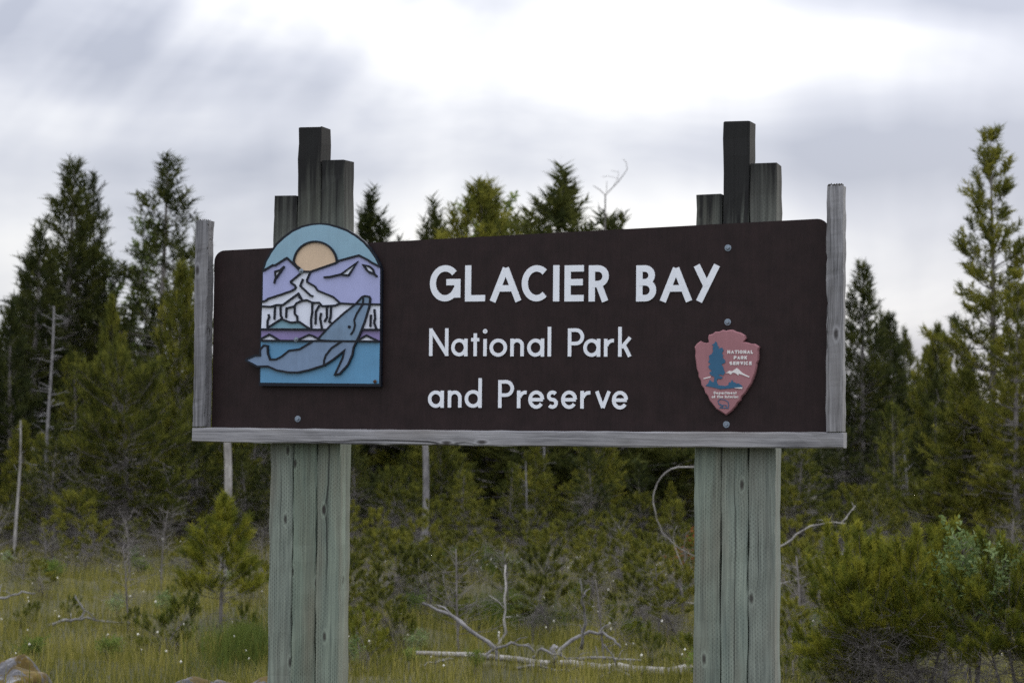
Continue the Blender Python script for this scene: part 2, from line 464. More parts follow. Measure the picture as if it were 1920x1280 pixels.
def timber(x0, x1, y0, y1, z0, z1, mat, parent, name='timber', rough=.0018, seed=0, axis='Z', bow=0.0, cham=.006, nseg=44):
    """squared timber with worn, slightly uneven arrises"""
    r = random.Random(seed)
    prof = [(x0 + cham, y0), (x1 - cham, y0), (x1, y0 + cham), (x1, y1 - cham), (x1 - cham, y1), (x0 + cham, y1), (x0, y1 - cham), (x0, y0 + cham)]
    mb = MB(); n = 8
    wob = [(r.uniform(0, 6), r.uniform(3, 7), r.uniform(9, 17)) for _ in range(n)]
    cx, cy = (x0 + x1) / 2, (y0 + y1) / 2
    for j in range(nseg + 1):
        q = j / nseg; z = z0 + (z1 - z0) * q
        for k, (x, y) in enumerate(prof):
            p, a, bq = wob[k // 2 * 2 if k % 2 == 0 else k]
            w = rough * (math.sin(p + a * z * 2) + .7 * math.sin(2 * p + bq * z * 3) + r.uniform(-.5, .5))
            if r.random() < .03: w -= rough * 2.2
            dx = w * (1 if x > cx else -1); dy = w * (1 if y > cy else -1)
            if axis == 'Z': mb.v.append((x + dx, y + dy, z + (r.uniform(-.003, .003) if j in (0, nseg) else 0)))
            else:                                  # grain along X: profile (x -> z)
                mb.v.append((z, y + dy, x + dx - bow * 4 * q * (1 - q)))
    for j in range(nseg):
        for k in range(n):
            a = j * n + k; b2 = j * n + (k + 1) % n
            mb.f.append((a, b2, b2 + n, a + n))
    mb.f.append(tuple(reversed(range(n)))); mb.f.append(tuple(nseg * n + k for k in range(n)))
    if axis == 'X': mb.f = [tuple(reversed(q)) for q in mb.f]
    return mb.build(name, mat, parent)


W = .14
POST_Y = 0.012
for pi, (xl, tops, mats) in enumerate(((-1.3880, (1.313, 1.684, 1.499), ('timber_c', 'timber_a', 'timber_b')),
                                       (0.9793, (1.255, 1.622, 1.405), ('timber_c', 'timber_black', 'timber_b')))):
    post = empty('post'); post.parent = sign
    # the fit of the posts was made on the plane y = 0 of the post fronts
    for i in range(3):
        timber(xl + i * W + .0024, xl + (i + 1) * W - .0024, POST_Y + rnd.uniform(-.001, .003), POST_Y + .1415 + rnd.uniform(-.002, .002),
               -.5, CAMZ + tops[i], M[mats[i]], post, seed=10 * pi + i)

FR_F = POST_Y - .098      # front of the frame
PAN_F = POST_Y - .016     # front of the panel
# frame: bottom rail and two uprights
xl0 = S(360, 811, FR_F)[0]; xr0 = S(1581.3, 828, FR_F)[0]
zb = (S(360, 825.2, FR_F)[1] + S(1581, 842.6, FR_F)[1]) / 2
zt = (S(360, 797.8, FR_F)[1] + S(1546, 812.5, FR_F)[1]) / 2
timber(zb, zt, FR_F, FR_F + .092, xl0, xr0, M['silver'], sign, 'bottom_rail', .0014, 31, 'X', .006)
ul = (S(366, 450, FR_F)[0] + S(360.6, 780, FR_F)[0]) / 2; ul1 = ul + .076
ur = (S(1550.5, 450, FR_F)[0] + S(1547.5, 780, FR_F)[0]) / 2; ur1 = ur + .083
zul = S(378, 413, FR_F)[1]; zur = S(1565, 348, FR_F)[1]
timber(ul, ul1, FR_F, FR_F + .080, zt + .003, zul, M['silver_v'], sign, 'frame_upright', .0016, 41)
timber(ur, ur1, FR_F, FR_F + .080, zt + .003, zur, M['silver_v'], sign, 'frame_upright', .0016, 42)
# crust of lichen on the sawn tops and down the inner arris of the first upright
def crust(spots, seed, parent):
    r = random.Random(seed); mb = MB()
    for (x, y, z, s) in spots:
        b = len(mb.v)
        for dx, dy, dz in ((1, 0, 0), (-1, 0, 0), (0, 1, 0), (0, -1, 0), (0, 0, 1), (0, 0, -1)):
            k = s * r.uniform(.5, 1.2)
            mb.v.append((x + dx * k, y + dy * k, z + dz * k))
        for a, c2, d in ((0, 2, 4), (2, 1, 4), (1, 3, 4), (3, 0, 4), (2, 0, 5), (1, 2, 5), (3, 1, 5), (0, 3, 5)):
            mb.f.append((b + a, b + c2, b + d))
    return tag(mb.build('lichen', M['lichen'], parent), kind='stuff')


sp_ = []
for _ in range(90): sp_.append((rnd.uniform(ur + .006, ur1 - .012), rnd.uniform(FR_F + .004, FR_F + .076), zur + rnd.uniform(-.002, .010), rnd.uniform(.003, .007)))
for _ in range(40): sp_.append((rnd.uniform(ul + .01, ul1 - .004), rnd.uniform(FR_F + .004, FR_F + .076), zul + rnd.uniform(-.002, .006), rnd.uniform(.002, .006)))
for _ in range(170):
    z = rnd.choice((rnd.uniform(zt, zul), rnd.uniform(zt, zt + .35), rnd.uniform(zul - .35, zul)))
    sp_.append((ul1 + rnd.uniform(-.006, .001), FR_F + abs(rnd.gauss(0, .03)), z, rnd.uniform(.002, .0055)))
crust(sp_, 3, sign)

# panel: level foot, sloping top, rounded top corners
px0, px1 = ul1 + .001, ur - .001
z_tl = S(440, 468.5, PAN_F)[1]; x_tl = S(440, 468.5, PAN_F)[0]
z_tr = S(1500, 412, PAN_F)[1]; x_tr = S(1500, 412, PAN_F)[0]
slope = (z_tr - z_tl) / (x_tr - x_tl)
ztop = lambda x: z_tl + slope * (x - x_tl)
pp = [(px0, zt - .03), (px1, zt - .03)]
rc = .062
for k in range(9):
    a = k / 8 * math.pi / 2
    pp.append((px1 - rc + rc * math.cos(a), ztop(px1 - rc) - rc + rc * math.sin(a)))
for k in range(9):
    a = math.pi / 2 + k / 8 * math.pi / 2
    pp.append((px0 + rc + rc * math.cos(a), ztop(px0 + rc) - rc + rc * math.sin(a)))
mb = MB(); mb.poly(pp, PAN_F, PAN_F + .013)
panel = mb.build('panel', M['panel'], sign, tri=True)

# --- lettering: geometric sans built from strokes
def arc(cx, cy, rx, ry, a0, a1, n=20):
    return [(cx + rx * math.cos(R_(a0 + (a1 - a0) * i / n)), cy + ry * math.sin(R_(a0 + (a1 - a0) * i / n))) for i in range(n + 1)]


def glyph(ch, w, h, s):
    """centre lines of a letter whose outer box is w x h with stroke s; xh-letters get their own h"""
    q = s / 2; x0, x1, y0, y1 = q, w - q, q, h - q
    cx, cy = w / 2, h / 2
    if ch == 'G': return [arc(cx, cy, cx - q, cy - q, 42, 338, 30), [(x1, .10 * h), (x1, .53 * h), (.54 * w, .53 * h)]]
    if ch == 'L': return [[(x0, h), (x0, y0), (w, y0)]]
    if ch == 'A': return [[(q * 1.05, 0), (cx, h - q * .9)], [(w - q * 1.05, 0), (cx, h - q * .9)], [(.26 * w, .36 * h), (.74 * w, .36 * h)]]
    if ch == 'C': return [arc(w * .56, cy, w * .56 - q, cy - q, 48, 312, 28)]
    if ch == 'O' or ch == 'o': return [arc(cx, cy, cx - q, cy - q, 0, 360, 28)]
    if ch == 'I' or ch == 'l': return [[(cx, 0), (cx, h)]]
    if ch == 'E': return [[(w, y1), (x0, y1), (x0, y0), (w, y0)], [(x0, .53 * h), (.95 * w, .53 * h)]]
    if ch in 'RPBD':
        b = {'R': .48, 'P': .46, 'B': .53, 'D': 0}[ch]
        yb = b * h + (q if ch == 'D' else 0); rr = (y1 - yb) / 2
        out = [[(x0, 0), (x0, h)]] if ch != 'D' else [[(x0, y0), (x0, y1)]]
        ex = (w * .93 if ch == 'B' else w) - q
        rx = min(rr, ex - x0 - .01 * w)
        out.append([(x0, y1)] + arc(ex - rx, yb + rr, rx, rr, 90, -90, 14) + [(x0, yb)])
        if ch == 'R': out.append([(.50 * w, yb), (w - q * 1.1, 0)])
        if ch == 'B':
            r2 = (yb - y0) / 2
            rx = min(r2, x1 - x0)
            out.append([(x0, yb)] + arc(x1 - rx, y0 + r2, rx, r2, 90, -90, 14) + [(x0, y0)])
        return out
    if ch == 'Y': return [[(w - q * 1.05, h), (.22 * w, 0)], [(q * 1.1, h), (.50 * w, .42 * h)]]
    if ch == 'N': return [[(x0, 0), (x0, h)], [(x0 + .1 * q, h - q), (x1 - .1 * q, q)], [(x1, 0), (x1, h)]]
    if ch == 'T': return [[(0, y1), (w, y1)], [(cx, 0), (cx, y1)]]
    if ch in 'Kk': return [[(x0, 0), (x0, h)], [(w - q, .64 * h if ch == 'k' else h), (x0 + q, .30 * h if ch == 'k' else .42 * h)], [(.42 * w, .40 * h if ch == 'k' else .52 * h), (w - q * 1.1, 0)]]
    if ch in 'Vv': return [[(q, h), (cx, q * .6)], [(w - q, h), (cx, q * .6)]]
    if ch in 'Ss':
        r = (h - s) / 4
        return [arc(cx, h - q - r, cx - q, r, 35, 270, 14)[:-1] + arc(cx, q + r, cx - q, r, 90, -145, 14)]
    if ch == 'a': return [arc(cx - .02 * w, cy, cx - q, cy - q, 0, 360, 26), [(x1, 0), (x1, h)]]
    if ch == 'd':
        xh = .60 * h; return [arc(cx - .02 * w, xh / 2, cx - q, xh / 2 - q, 0, 360, 26), [(x1, 0), (x1, h)]]
    if ch == 'p': return [arc(cx + .02 * w, cy, cx - q, cy - q, 0, 360, 20), [(x0, -.4 * h), (x0, h)]]
    if ch == 'e': return [arc(cx, cy, cx - q, cy - q, 2, 325, 26), [(q, cy), (w - q * .7, cy)]]
    if ch == 'n' or ch == 'h':
        xh = h if ch == 'n' else .68 * h
        rx = (x1 - x0) / 2
        return [[(x0, 0), (x0, h)], [(x1, 0)] + arc(cx, xh - q - rx, rx, rx, 0, 165, 14)]
    if ch == 'm':
        rx = (x1 - x0) / 4
        return [[(x0, 0), (x0, h)], [(cx, 0)] + arc(x0 + rx, h - q - rx, rx, rx, 0, 165, 10), [(x1, 0)] + arc(cx + rx, h - q - rx, rx, rx, 0, 165, 10)]
    if ch == 'r': return [[(x0, 0), (x0, h)], arc(w - q * .6, .50 * h, w - s, h * .5 - q, 165, 82, 10)]
    if ch == 't': return [[(cx, 0), (cx, h)], [(0, .72 * h), (w, .72 * h)]]
    if ch == 'f': return [[(.4 * w, 0), (.4 * w, .75 * h)] + arc(.4 * w + .3 * w, .75 * h, .3 * w, .22 * h, 180, 80, 6), [(0, .62 * h), (w * .9, .62 * h)]]
    if ch == 'i': return [[(cx, 0), (cx, .64 * h)], arc(cx, h - q * 1.15, q * .55, q * .55, 0, 360, 10)]
    return []


def put_letter(ch, xl, xr, ytop, ybase, sw, yf, mat, parent, yplane, depth=.006):
    """letter in the photo box xl..xr, ytop..ybase; sw stroke in metres"""
    mx = (xl + xr) / 2
    x0, zb_ = S(xl, ybase, yplane); x1, _ = S(xr, ybase, yplane); z1 = S(mx, ytop, yplane)[1]; zb_ = S(mx, ybase, yplane)[1]
    mb = MB()
    for k, pl in enumerate(glyph(ch, x1 - x0, z1 - zb_, sw)):
        hw = sw / 2 if not (ch == 'i' and k == 1) else sw * .38
        mb.strip([(x0 + a, zb_ + b2) for a, b2 in pl], hw, yf - .0005 * k, yf + depth)
    return mb.build('letter', mat, parent)


ZX = lambda x: 780 + x / 3.2
ZY = lambda y: 470 + y / 3.2
LY = PAN_F - .006
for ch, a, b2 in (('G', 82, 265), ('L', 293, 413), ('A', 440, 633), ('C', 633, 793), ('I', 822, 858), ('E', 890, 1005), ('R', 1035, 1155), ('B', 1320, 1440), ('A', 1460, 1658), ('Y', 1662, 1825)):
    put_letter(ch, ZX(a), ZX(b2), ZY(87), ZY(304), .0335, LY, M['letter'], panel, LY)
for ch, a, b2, tp, bs in (('N', 78, 193, 465, 631), ('a', 212, 308, 527, 633), ('t', 330, 378, 495, 632), ('i', 397, 429, 471, 632), ('o', 440, 545, 527, 635), ('n', 565, 646, 527, 633), ('a', 668, 768, 527, 635), ('l', 787, 811, 456, 634),
                          ('P', 910, 1007, 465, 634), ('a', 1005, 1105, 528, 636), ('r', 1127, 1187, 528, 635), ('k', 1212, 1294, 456, 635),
                          ('a', 73, 166, 838, 941), ('n', 190, 272, 838, 940), ('d', 293, 393, 764, 941), ('P', 492, 586, 775, 942), ('r', 605, 663, 838, 943), ('e', 673, 768, 838, 947), ('s', 785, 850, 838, 947), ('e', 870, 965, 838, 948), ('r', 985, 1045, 840, 946), ('v', 1073, 1168, 842, 948), ('e', 1175, 1271, 840, 951)):
    put_letter(ch, ZX(a), ZX(b2), ZY(tp), ZY(bs), .0185, LY, M['letter'], panel, LY)


def bolt(px, py, yf, parent, r=.0175, mat='steel'):
    x, z = S(px, py, yf)
    mb = MB()
    def ring(rad, y0, y1, n, bev=.0):
        b = len(mb.v)
        for y, k in ((y1, 1), (y0 + bev, 1), (y0, 1 - bev / rad if rad else 1)):
            for i in range(n):
                a = 2 * math.pi * i / n
                mb.v.append((x + rad * k * math.cos(a), y, z + rad * k * math.sin(a)))
        for l in range(2):
            for i in range(n):
                j = (i + 1) % n
                mb.f.append((b + l * n + i, b + l * n + j, b + (l + 1) * n + j, b + (l + 1) * n + i))
        mb.f.append(tuple(b + 2 * n + i for i in range(n)))
    ring(r, yf - .004, yf + .001, 20, .0015)
    ring(r * .58, yf - .013, yf - .003, 6, .003)
    return mb.build('bolt', M[mat], parent)


for q in ((1365, 465), (1364.5, 604), (1362, 795.5), (558.5, 785)):
    bolt(q[0], q[1], PAN_F, sign)

# --- pictorial emblem, arched plate of raised enamel fields and outlines
EF = PAN_F - .030
E1 = lambda p: S(440 + p[0] / 3.763, 400 + p[1] / 3.763, EF)
def EP(pts): return [E1(p) for p in pts]


plate = [(170, 1216), (193, 400), (215, 330), (250, 268), (290, 212), (340, 165), (400, 120), (470, 88), (535, 73), (600, 68), (665, 73), (735, 92), (800, 116), (860, 152), (915, 195), (960, 246), (1000, 305), (1030, 365), (1038, 395), (1031, 1222)]
mb = MB(); mb.poly(EP(plate), EF, EF + .024)
emblem = mb.build('emblem', M['navy'], sign, tri=True)
emblem['label'] = 'arched picture plate of mountains, glacier and leaping whale'
layer = [0]


def field(name, pts, mat):
    layer[0] += 1
    mb = MB(); mb.poly(EP(pts), EF - .0007 * layer[0], EF + .002)
    return mb.build(name, M[mat], emblem, tri=True)


def inset(p, k=11):
    cx, cy = 605, 700
    return [(x + (k if x < cx else -k) * min(1, abs(x - cx) / 90), y + (k * 1.1 if y < 420 else -k * 2 if y > 1200 else 0)) for x, y in p]


inn = inset(plate)
field('sky_field', [p for p in inn if p[1] < 450] + [(1026, 640), (203, 640)], 'e_sky')
field('sea_field', [(186, 900), (1024, 906), (1019, 1201), (182, 1193)], 'e_sea')
field('strait_field', [(190, 815), (1024, 818), (1024, 900), (188, 897)], 'e_purple')
field('sun', arc(573, 352, 150, 150, 0, -360, 40)[:-1], 'e_sun')
field('glacier', [(463, 400), (540, 412), (515, 480), (570, 515), (590, 545), (700, 590), (750, 635), (845, 638), (1026, 642), (1024, 818), (190, 815), (197, 625), (222, 618), (240, 603), (400, 550), (435, 530), (430, 510), (400, 487), (470, 425)], 'e_ice')
LM = [(203, 408), (275, 365), (290, 368), (372, 315), (418, 358), (465, 405), (470, 425), (400, 482), (405, 492), (430, 510), (435, 530), (400, 550), (240, 603), (222, 618), (200, 622)]
RM = [(540, 412), (720, 350), (740, 335), (880, 297), (945, 330), (960, 342), (1027, 378), (1026, 640), (845, 640), (750, 635), (700, 590), (590, 545), (570, 515), (515, 485), (515, 470)]
field('mountain', LM, 'e_mtn')
field('mountain', RM, 'e_mtn')
field('hill', [(238, 808), (335, 745), (400, 770), (460, 765), (527, 811)], 'e_teal')
for p in ([(188, 890), (250, 855), (275, 868), (315, 892)], [(455, 892), (500, 870), (530, 858), (560, 866), (607, 893)], [(878, 896), (935, 862), (965, 876), (1012, 898)]):
    field('iceberg', p, 'e_ice')
for p in ([(296, 412), (326, 402), (300, 448)], [(762, 430), (845, 372), (808, 432)], [(930, 372), (955, 378), (978, 400), (982, 416), (950, 404)]):
    field('snow_patch', p, 'e_ice')
HEAD = [(592, 888), (690, 782), (780, 702), (860, 640), (905, 590), (925, 583), (955, 588), (962, 602), (955, 660), (925, 760), (890, 850), (868, 903)]
BODY = [(868, 903), (845, 945), (837, 995), (805, 1068), (745, 1133), (714, 1136), (768, 1020), (781, 966), (700, 1032), (640, 1070), (530, 1105), (450, 1122), (380, 1120), (300, 1105), (240, 1078), (165, 1080), (130, 1060), (90, 1040), (90, 1028), (150, 1002), (187, 1003), (186, 962), (212, 931), (238, 935), (240, 985), (255, 1030), (297, 1030), (335, 1012), (390, 968), (465, 958), (560, 902)]
layer[0] += 1
mb = MB(); mb.poly(EP(BODY), EF - .0007 * layer[0], EF + .012)
mb.build('whale_body', M['e_whale'], emblem, tri=True)
field('whale_head', HEAD, 'e_whale2')
lines = [
    arc(573, 352, 152, 152, -3, -177, 26), [(421, 345), (440, 372), (465, 390)], [(726, 345), (715, 352)],
    LM[:7], [(465, 400), (470, 410), (540, 412)], [(470, 425), (400, 482), (405, 492), (430, 508), (436, 522), (430, 534), (400, 550), (240, 603), (222, 618), (194, 624)],
    [(540, 412), (720, 350), (740, 335), (880, 297), (945, 330), (960, 342), (1032, 380)], [(540, 412), (515, 470), (517, 486), (570, 515), (590, 545), (700, 590), (750, 635), (845, 640), (1030, 642)],
    [(190, 655), (262, 659), (300, 646), (345, 646), (455, 566), (478, 606)], [(455, 566), (460, 592), (480, 608)],
    [(428, 712), (428, 655), (440, 634), (480, 616), (515, 612), (552, 630), (600, 630), (622, 655), (715, 650), (750, 635)],
    [(428, 710), (446, 726), (447, 762)], [(428, 655), (370, 670), (368, 738)], [(290, 652), (285, 750)], [(328, 650), (330, 722), (340, 738)],
    [(243, 712), (249, 732), (237, 758), (236, 802)], [(552, 630), (552, 700), (543, 752), (546, 812)], [(575, 783), (578, 692), (602, 650)], [(620, 812), (608, 742), (615, 702)],
    [(638, 766), (655, 735), (655, 657)], [(695, 776), (672, 765), (683, 722), (685, 657)], [(487, 463), (468, 512), (540, 580), (558, 585)],
    [(962, 800), (966, 715)], [(990, 676), (996, 740), (989, 772), (1004, 813)],
    [(232, 810), (335, 745), (400, 770), (460, 765), (530, 812)], [(186, 817), (650, 820)], [(905, 820), (1026, 820)], [(186, 897), (1026, 903)],
    [(186, 888), (250, 855), (275, 868), (315, 893)], [(453, 892), (500, 870), (530, 857), (560, 866), (607, 893)], [(876, 895), (935, 861), (965, 876), (1014, 899)],
    [(357, 375), (326, 402), (291, 412), (296, 452), (284, 495)], [(352, 380), (298, 458)], [(634, 452), (680, 448), (758, 430), (868, 347), (810, 437), (775, 436), (755, 430)],
    [(913, 365), (955, 375), (980, 396), (992, 430), (955, 418), (930, 392), (913, 365)], [(988, 428), (1010, 447)],
    [(592, 888), (690, 782), (780, 702), (860, 640), (905, 590), (925, 583), (955, 588), (962, 602), (955, 660), (925, 760), (890, 850), (865, 905), (845, 945), (837, 995), (805, 1068), (745, 1133), (714, 1136), (768, 1020), (781, 966), (700, 1032), (640, 1070), (530, 1105), (450, 1122), (380, 1120), (300, 1105), (240, 1078), (165, 1080), (130, 1060), (88, 1040), (90, 1028), (150, 1002), (187, 1003), (186, 962), (212, 931), (238, 935), (240, 985), (255, 1030), (297, 1030), (335, 1012), (390, 968), (465, 958), (555, 905)],
    [(914, 590), (912, 640), (868, 708), (850, 752), (856, 790), (845, 828), (825, 857)], [(760, 903), (690, 950), (650, 1000), (637, 1040), (637, 1068)],
    arc(815, 801, 4, 4, 0, 360, 10)]
mb = MB(); ew = 13.5 / 3.763 / 359.0 / 2
for k, pl in enumerate(lines):
    mb.strip([E1(p) for p in pl], ew, EF - .0007 * (layer[0] + 2) - .00007 * k, EF + .002)
mb.build('outline', M['navy'], emblem)
for q, mt, r in (((469, 407), 'steel', .0135), ((434, 890), 'steel', .0135), ((990, 1186), 'rust', .010)):
    bolt(440 + q[0] / 3.763, 400 + q[1] / 3.763, EF - .012, emblem, r, mt)

# --- arrowhead badge
BF = PAN_F - .030
B1 = lambda p: S(1280 + p[0] / 4.266, 560 + p[1] / 4.266, BF)
AH = [(200, 312), (208, 290), (260, 266), (320, 251), (400, 251), (460, 268), (497, 292), (504, 315), (484, 342), (520, 353), (575, 358), (609, 382), (606, 440), (600, 490), (590, 545), (578, 595), (562, 640), (545, 682), (518, 720), (490, 758), (455, 812), (420, 862), (385, 900), (345, 930), (305, 905), (268, 882), (240, 848), (215, 812), (180, 750), (150, 690), (128, 625), (110, 560), (104, 510), (100, 460), (92, 385), (112, 358), (140, 340), (192, 353), (207, 345)]
ah2 = []
for i, p in enumerate(AH):                         # knapped, scalloped edge
    q = AH[(i + 1) % len(AH)]; L = math.hypot(q[0] - p[0], q[1] - p[1]); n = max(1, int(L / 26))
    for k in range(n):
        u = k / n; nx, ny = -(q[1] - p[1]) / L, (q[0] - p[0]) / L
        d = 3.5 * (1 if k % 2 else -1) if n > 1 else 0
        ah2.append((p[0] + (q[0] - p[0]) * u + nx * d, p[1] + (q[1] - p[1]) * u + ny * d))
mb = MB(); ppb = [B1(p) for p in ah2]; cxb, czb = B1((345, 560))
inner = [(cxb + (x - cxb) * .962, czb + (z - czb) * .97) for x, z in ppb]
ar = sum(ppb[i][0] * ppb[(i + 1) % len(ppb)][1] - ppb[(i + 1) % len(ppb)][0] * ppb[i][1] for i in range(len(ppb)))
if ar < 0: ppb = ppb[::-1]; inner = inner[::-1]
n = len(ppb)
for pts, y in ((inner, BF), (ppb, BF + .008), (ppb, BF + .029)):
    for x, z in pts: mb.v.append((x, y, z))
mb.f.append(tuple(range(n)))
for l in range(2):
    for i in range(n):
        j = (i + 1) % n
        mb.f.append((l * n + i, (l + 1) * n + i, (l + 1) * n + j, l * n + j))
badge = mb.build('arrowhead_badge', M['badge'], sign, tri=True)
badge['label'] = 'rose red arrowhead badge with blue tree and small white lettering'


def bfield(name, pts, mat, d=.003):
    mb = MB(); mb.poly([B1(p) for p in pts], BF - d, BF + .003)
    return mb.build(name, M[mat], badge, tri=True)


bfield('tree', [(262, 340), (275, 350), (280, 375), (290, 385), (285, 400), (315, 390), (328, 410), (315, 435), (325, 455), (318, 470), (340, 490), (342, 510), (310, 525), (325, 545), (330, 570), (340, 590), (325, 612), (300, 605), (285, 612), (320, 625), (315, 640), (280, 640), (272, 660), (285, 690), (340, 697), (365, 690), (372, 665), (385, 670), (395, 645), (405, 665), (420, 668), (430, 680), (445, 675), (470, 690), (482, 705), (420, 712), (300, 722), (255, 710), (183, 695), (205, 675), (218, 645), (235, 665), (250, 665), (255, 625), (225, 610), (215, 590), (235, 575), (215, 560), (205, 540), (225, 520), (205, 505), (215, 485), (210, 455), (235, 440), (245, 415), (240, 390), (250, 380), (235, 370), (255, 355)], 'badge_blue')
bfield('snow_mountain', [(345, 595), (375, 574), (395, 580), (435, 552), (480, 594), (536, 622), (532, 629), (470, 605), (450, 600), (445, 613), (425, 595), (400, 590), (385, 606), (365, 593)], 'badge_white', .0022)
bfield('snow_mountain', [(165, 635), (226, 619), (223, 629), (168, 642)], 'badge_white', .0015)
bfield('lake', [(412, 711), (482, 707), (476, 719), (430, 716)], 'badge_white', .0045)
mb = MB()
for k, pl in enumerate(([(300, 862), (318, 862), (308, 845), (288, 838), (283, 815), (300, 803), (335, 806), (362, 822), (370, 845), (362, 872), (350, 872), (350, 852), (325, 850), (318, 868)], [(288, 838), (300, 850), (325, 850)], [(292, 872), (368, 873)])):
    mb.strip([B1(p) for p in pl], .0016, BF - .002 - .0003 * k, BF + .002)
mb.build('bison', M['badge_blue'], badge)
small = [('NATIONAL', 355, 566, 411, 439, .0052), ('PARK', 406, 520, 457, 484, .0052), ('SERVICE', 371, 556, 501, 529, .0052), ('Department', 247, 433, 739, 762, .0036), ('of the Interior', 231, 449, 770, 793, .0036)]
wid = {'I': .35, 'i': .4, 'l': .4, 't': .62, 'f': .62, 'r': .62, ' ': .55, 'm': 1.35, 'E': .85, 'L': .8}
for txt, a, b2, tp, bs, sw in small:
    tot = sum(wid.get(ch, 1) for ch in txt); u = (b2 - a) / tot; x = a
    for ch in txt:
        wd = wid.get(ch, 1) * u
        if ch != ' ':
            full = ch in 'dfhtilk' or ch.isupper()
            t0 = tp if full else tp + (bs - tp) * .34
            if ch == 't': t0 = tp + (bs - tp) * .12
            put_letter(ch, 1280 + (x + .08 * u) / 4.266, 1280 + (x + wd - .10 * u) / 4.266, 560 + t0 / 4.266, 560 + bs / 4.266, sw, BF - .002, M['badge_white'], badge, BF, .004)
        x += wd

# ------------------------------------------------------------------ vegetation generators
def rot_to(d, roll):
    d = d / np.linalg.norm(d)
    a = np.array([0, 0, 1.]) if abs(d[2]) < .95 else np.array([1., 0, 0])
    u = np.cross(a, d); u /= np.linalg.norm(u); w = np.cross(d, u)
    cu = math.cos(roll); su = math.sin(roll)
    return np.stack([u * cu + w * su, -u * su + w * cu, d], 1)


def tuft_template(rng, n, L, nl, nw, spread=.9):
    """a shoot with needles round it: triangles (n,3,3), shoot along +z from 0 to L"""
    tr = []
    for i in range(n):
        z = L * (i + rng.random()) / n
        a = rng.uniform(0, 2 * math.pi); e = rng.uniform(.35, spread)
        d = np.array([math.cos(a) * math.sin(e), math.sin(a) * math.sin(e), math.cos(e)])
        s = np.cross(d, [math.sin(a + rng.uniform(-1, 1)), -math.cos(a), .4]); s /= np.linalg.norm(s)
        p = np.array([0, 0, z]); l = nl * rng.uniform(.7, 1.15)
        tr.append([p - s * nw / 2, p + s * nw / 2, p + d * l])
    return np.array(tr)


def leaf_template(rng, n, L, ll, lw):
    tr = []
    for i in range(n):
        z = L * (i + .5) / n; a = i * 2.4 + rng.uniform(-.4, .4); e = rng.uniform(.7, 1.3)
        d = np.array([math.cos(a) * math.sin(e), math.sin(a) * math.sin(e), math.cos(e)])
        s = np.array([-math.sin(a), math.cos(a), rng.uniform(-.5, .5)]); s /= np.linalg.norm(s)
        p = np.array([0, 0, z]); l = ll * rng.uniform(.7, 1.2); m = p + d * l * .5
        tr.append([p, m + s * lw / 2, m - s * lw / 2]); tr.append([m + s * lw / 2, p + d * l, m - s * lw / 2])
    return np.array(tr)


def mesh_from_tris(name, tris, tint, mat):
    n = len(tris)
    me = bpy.data.meshes.new(name)
    me.vertices.add(n * 3); me.vertices.foreach_set('co', tris.reshape(-1).astype(np.float32))
    me.loops.add(n * 3); me.loops.foreach_set('vertex_index', np.arange(n * 3, dtype=np.int32))
    me.polygons.add(n); me.polygons.foreach_set('loop_start', np.arange(0, n * 3, 3, dtype=np.int32))
    me.update(calc_edges=True)
    at_ = me.attributes.new('tint', 'FLOAT', 'POINT'); at_.data.foreach_set('value', np.repeat(tint, 3).astype(np.float32))
    me.materials.append(mat)
    return me


def place_tufts(tufts, temps, rng):
    T = []; ti = []
    for (p, d, s) in tufts:
        t = temps[rng.integers(len(temps))]
        m = rot_to(np.array(d), rng.uniform(0, 6.28)) * s
        T.append(t @ m.T + np.array(p)); ti.append(np.full(len(t), rng.random()))
    return np.concatenate(T), np.concatenate(ti)


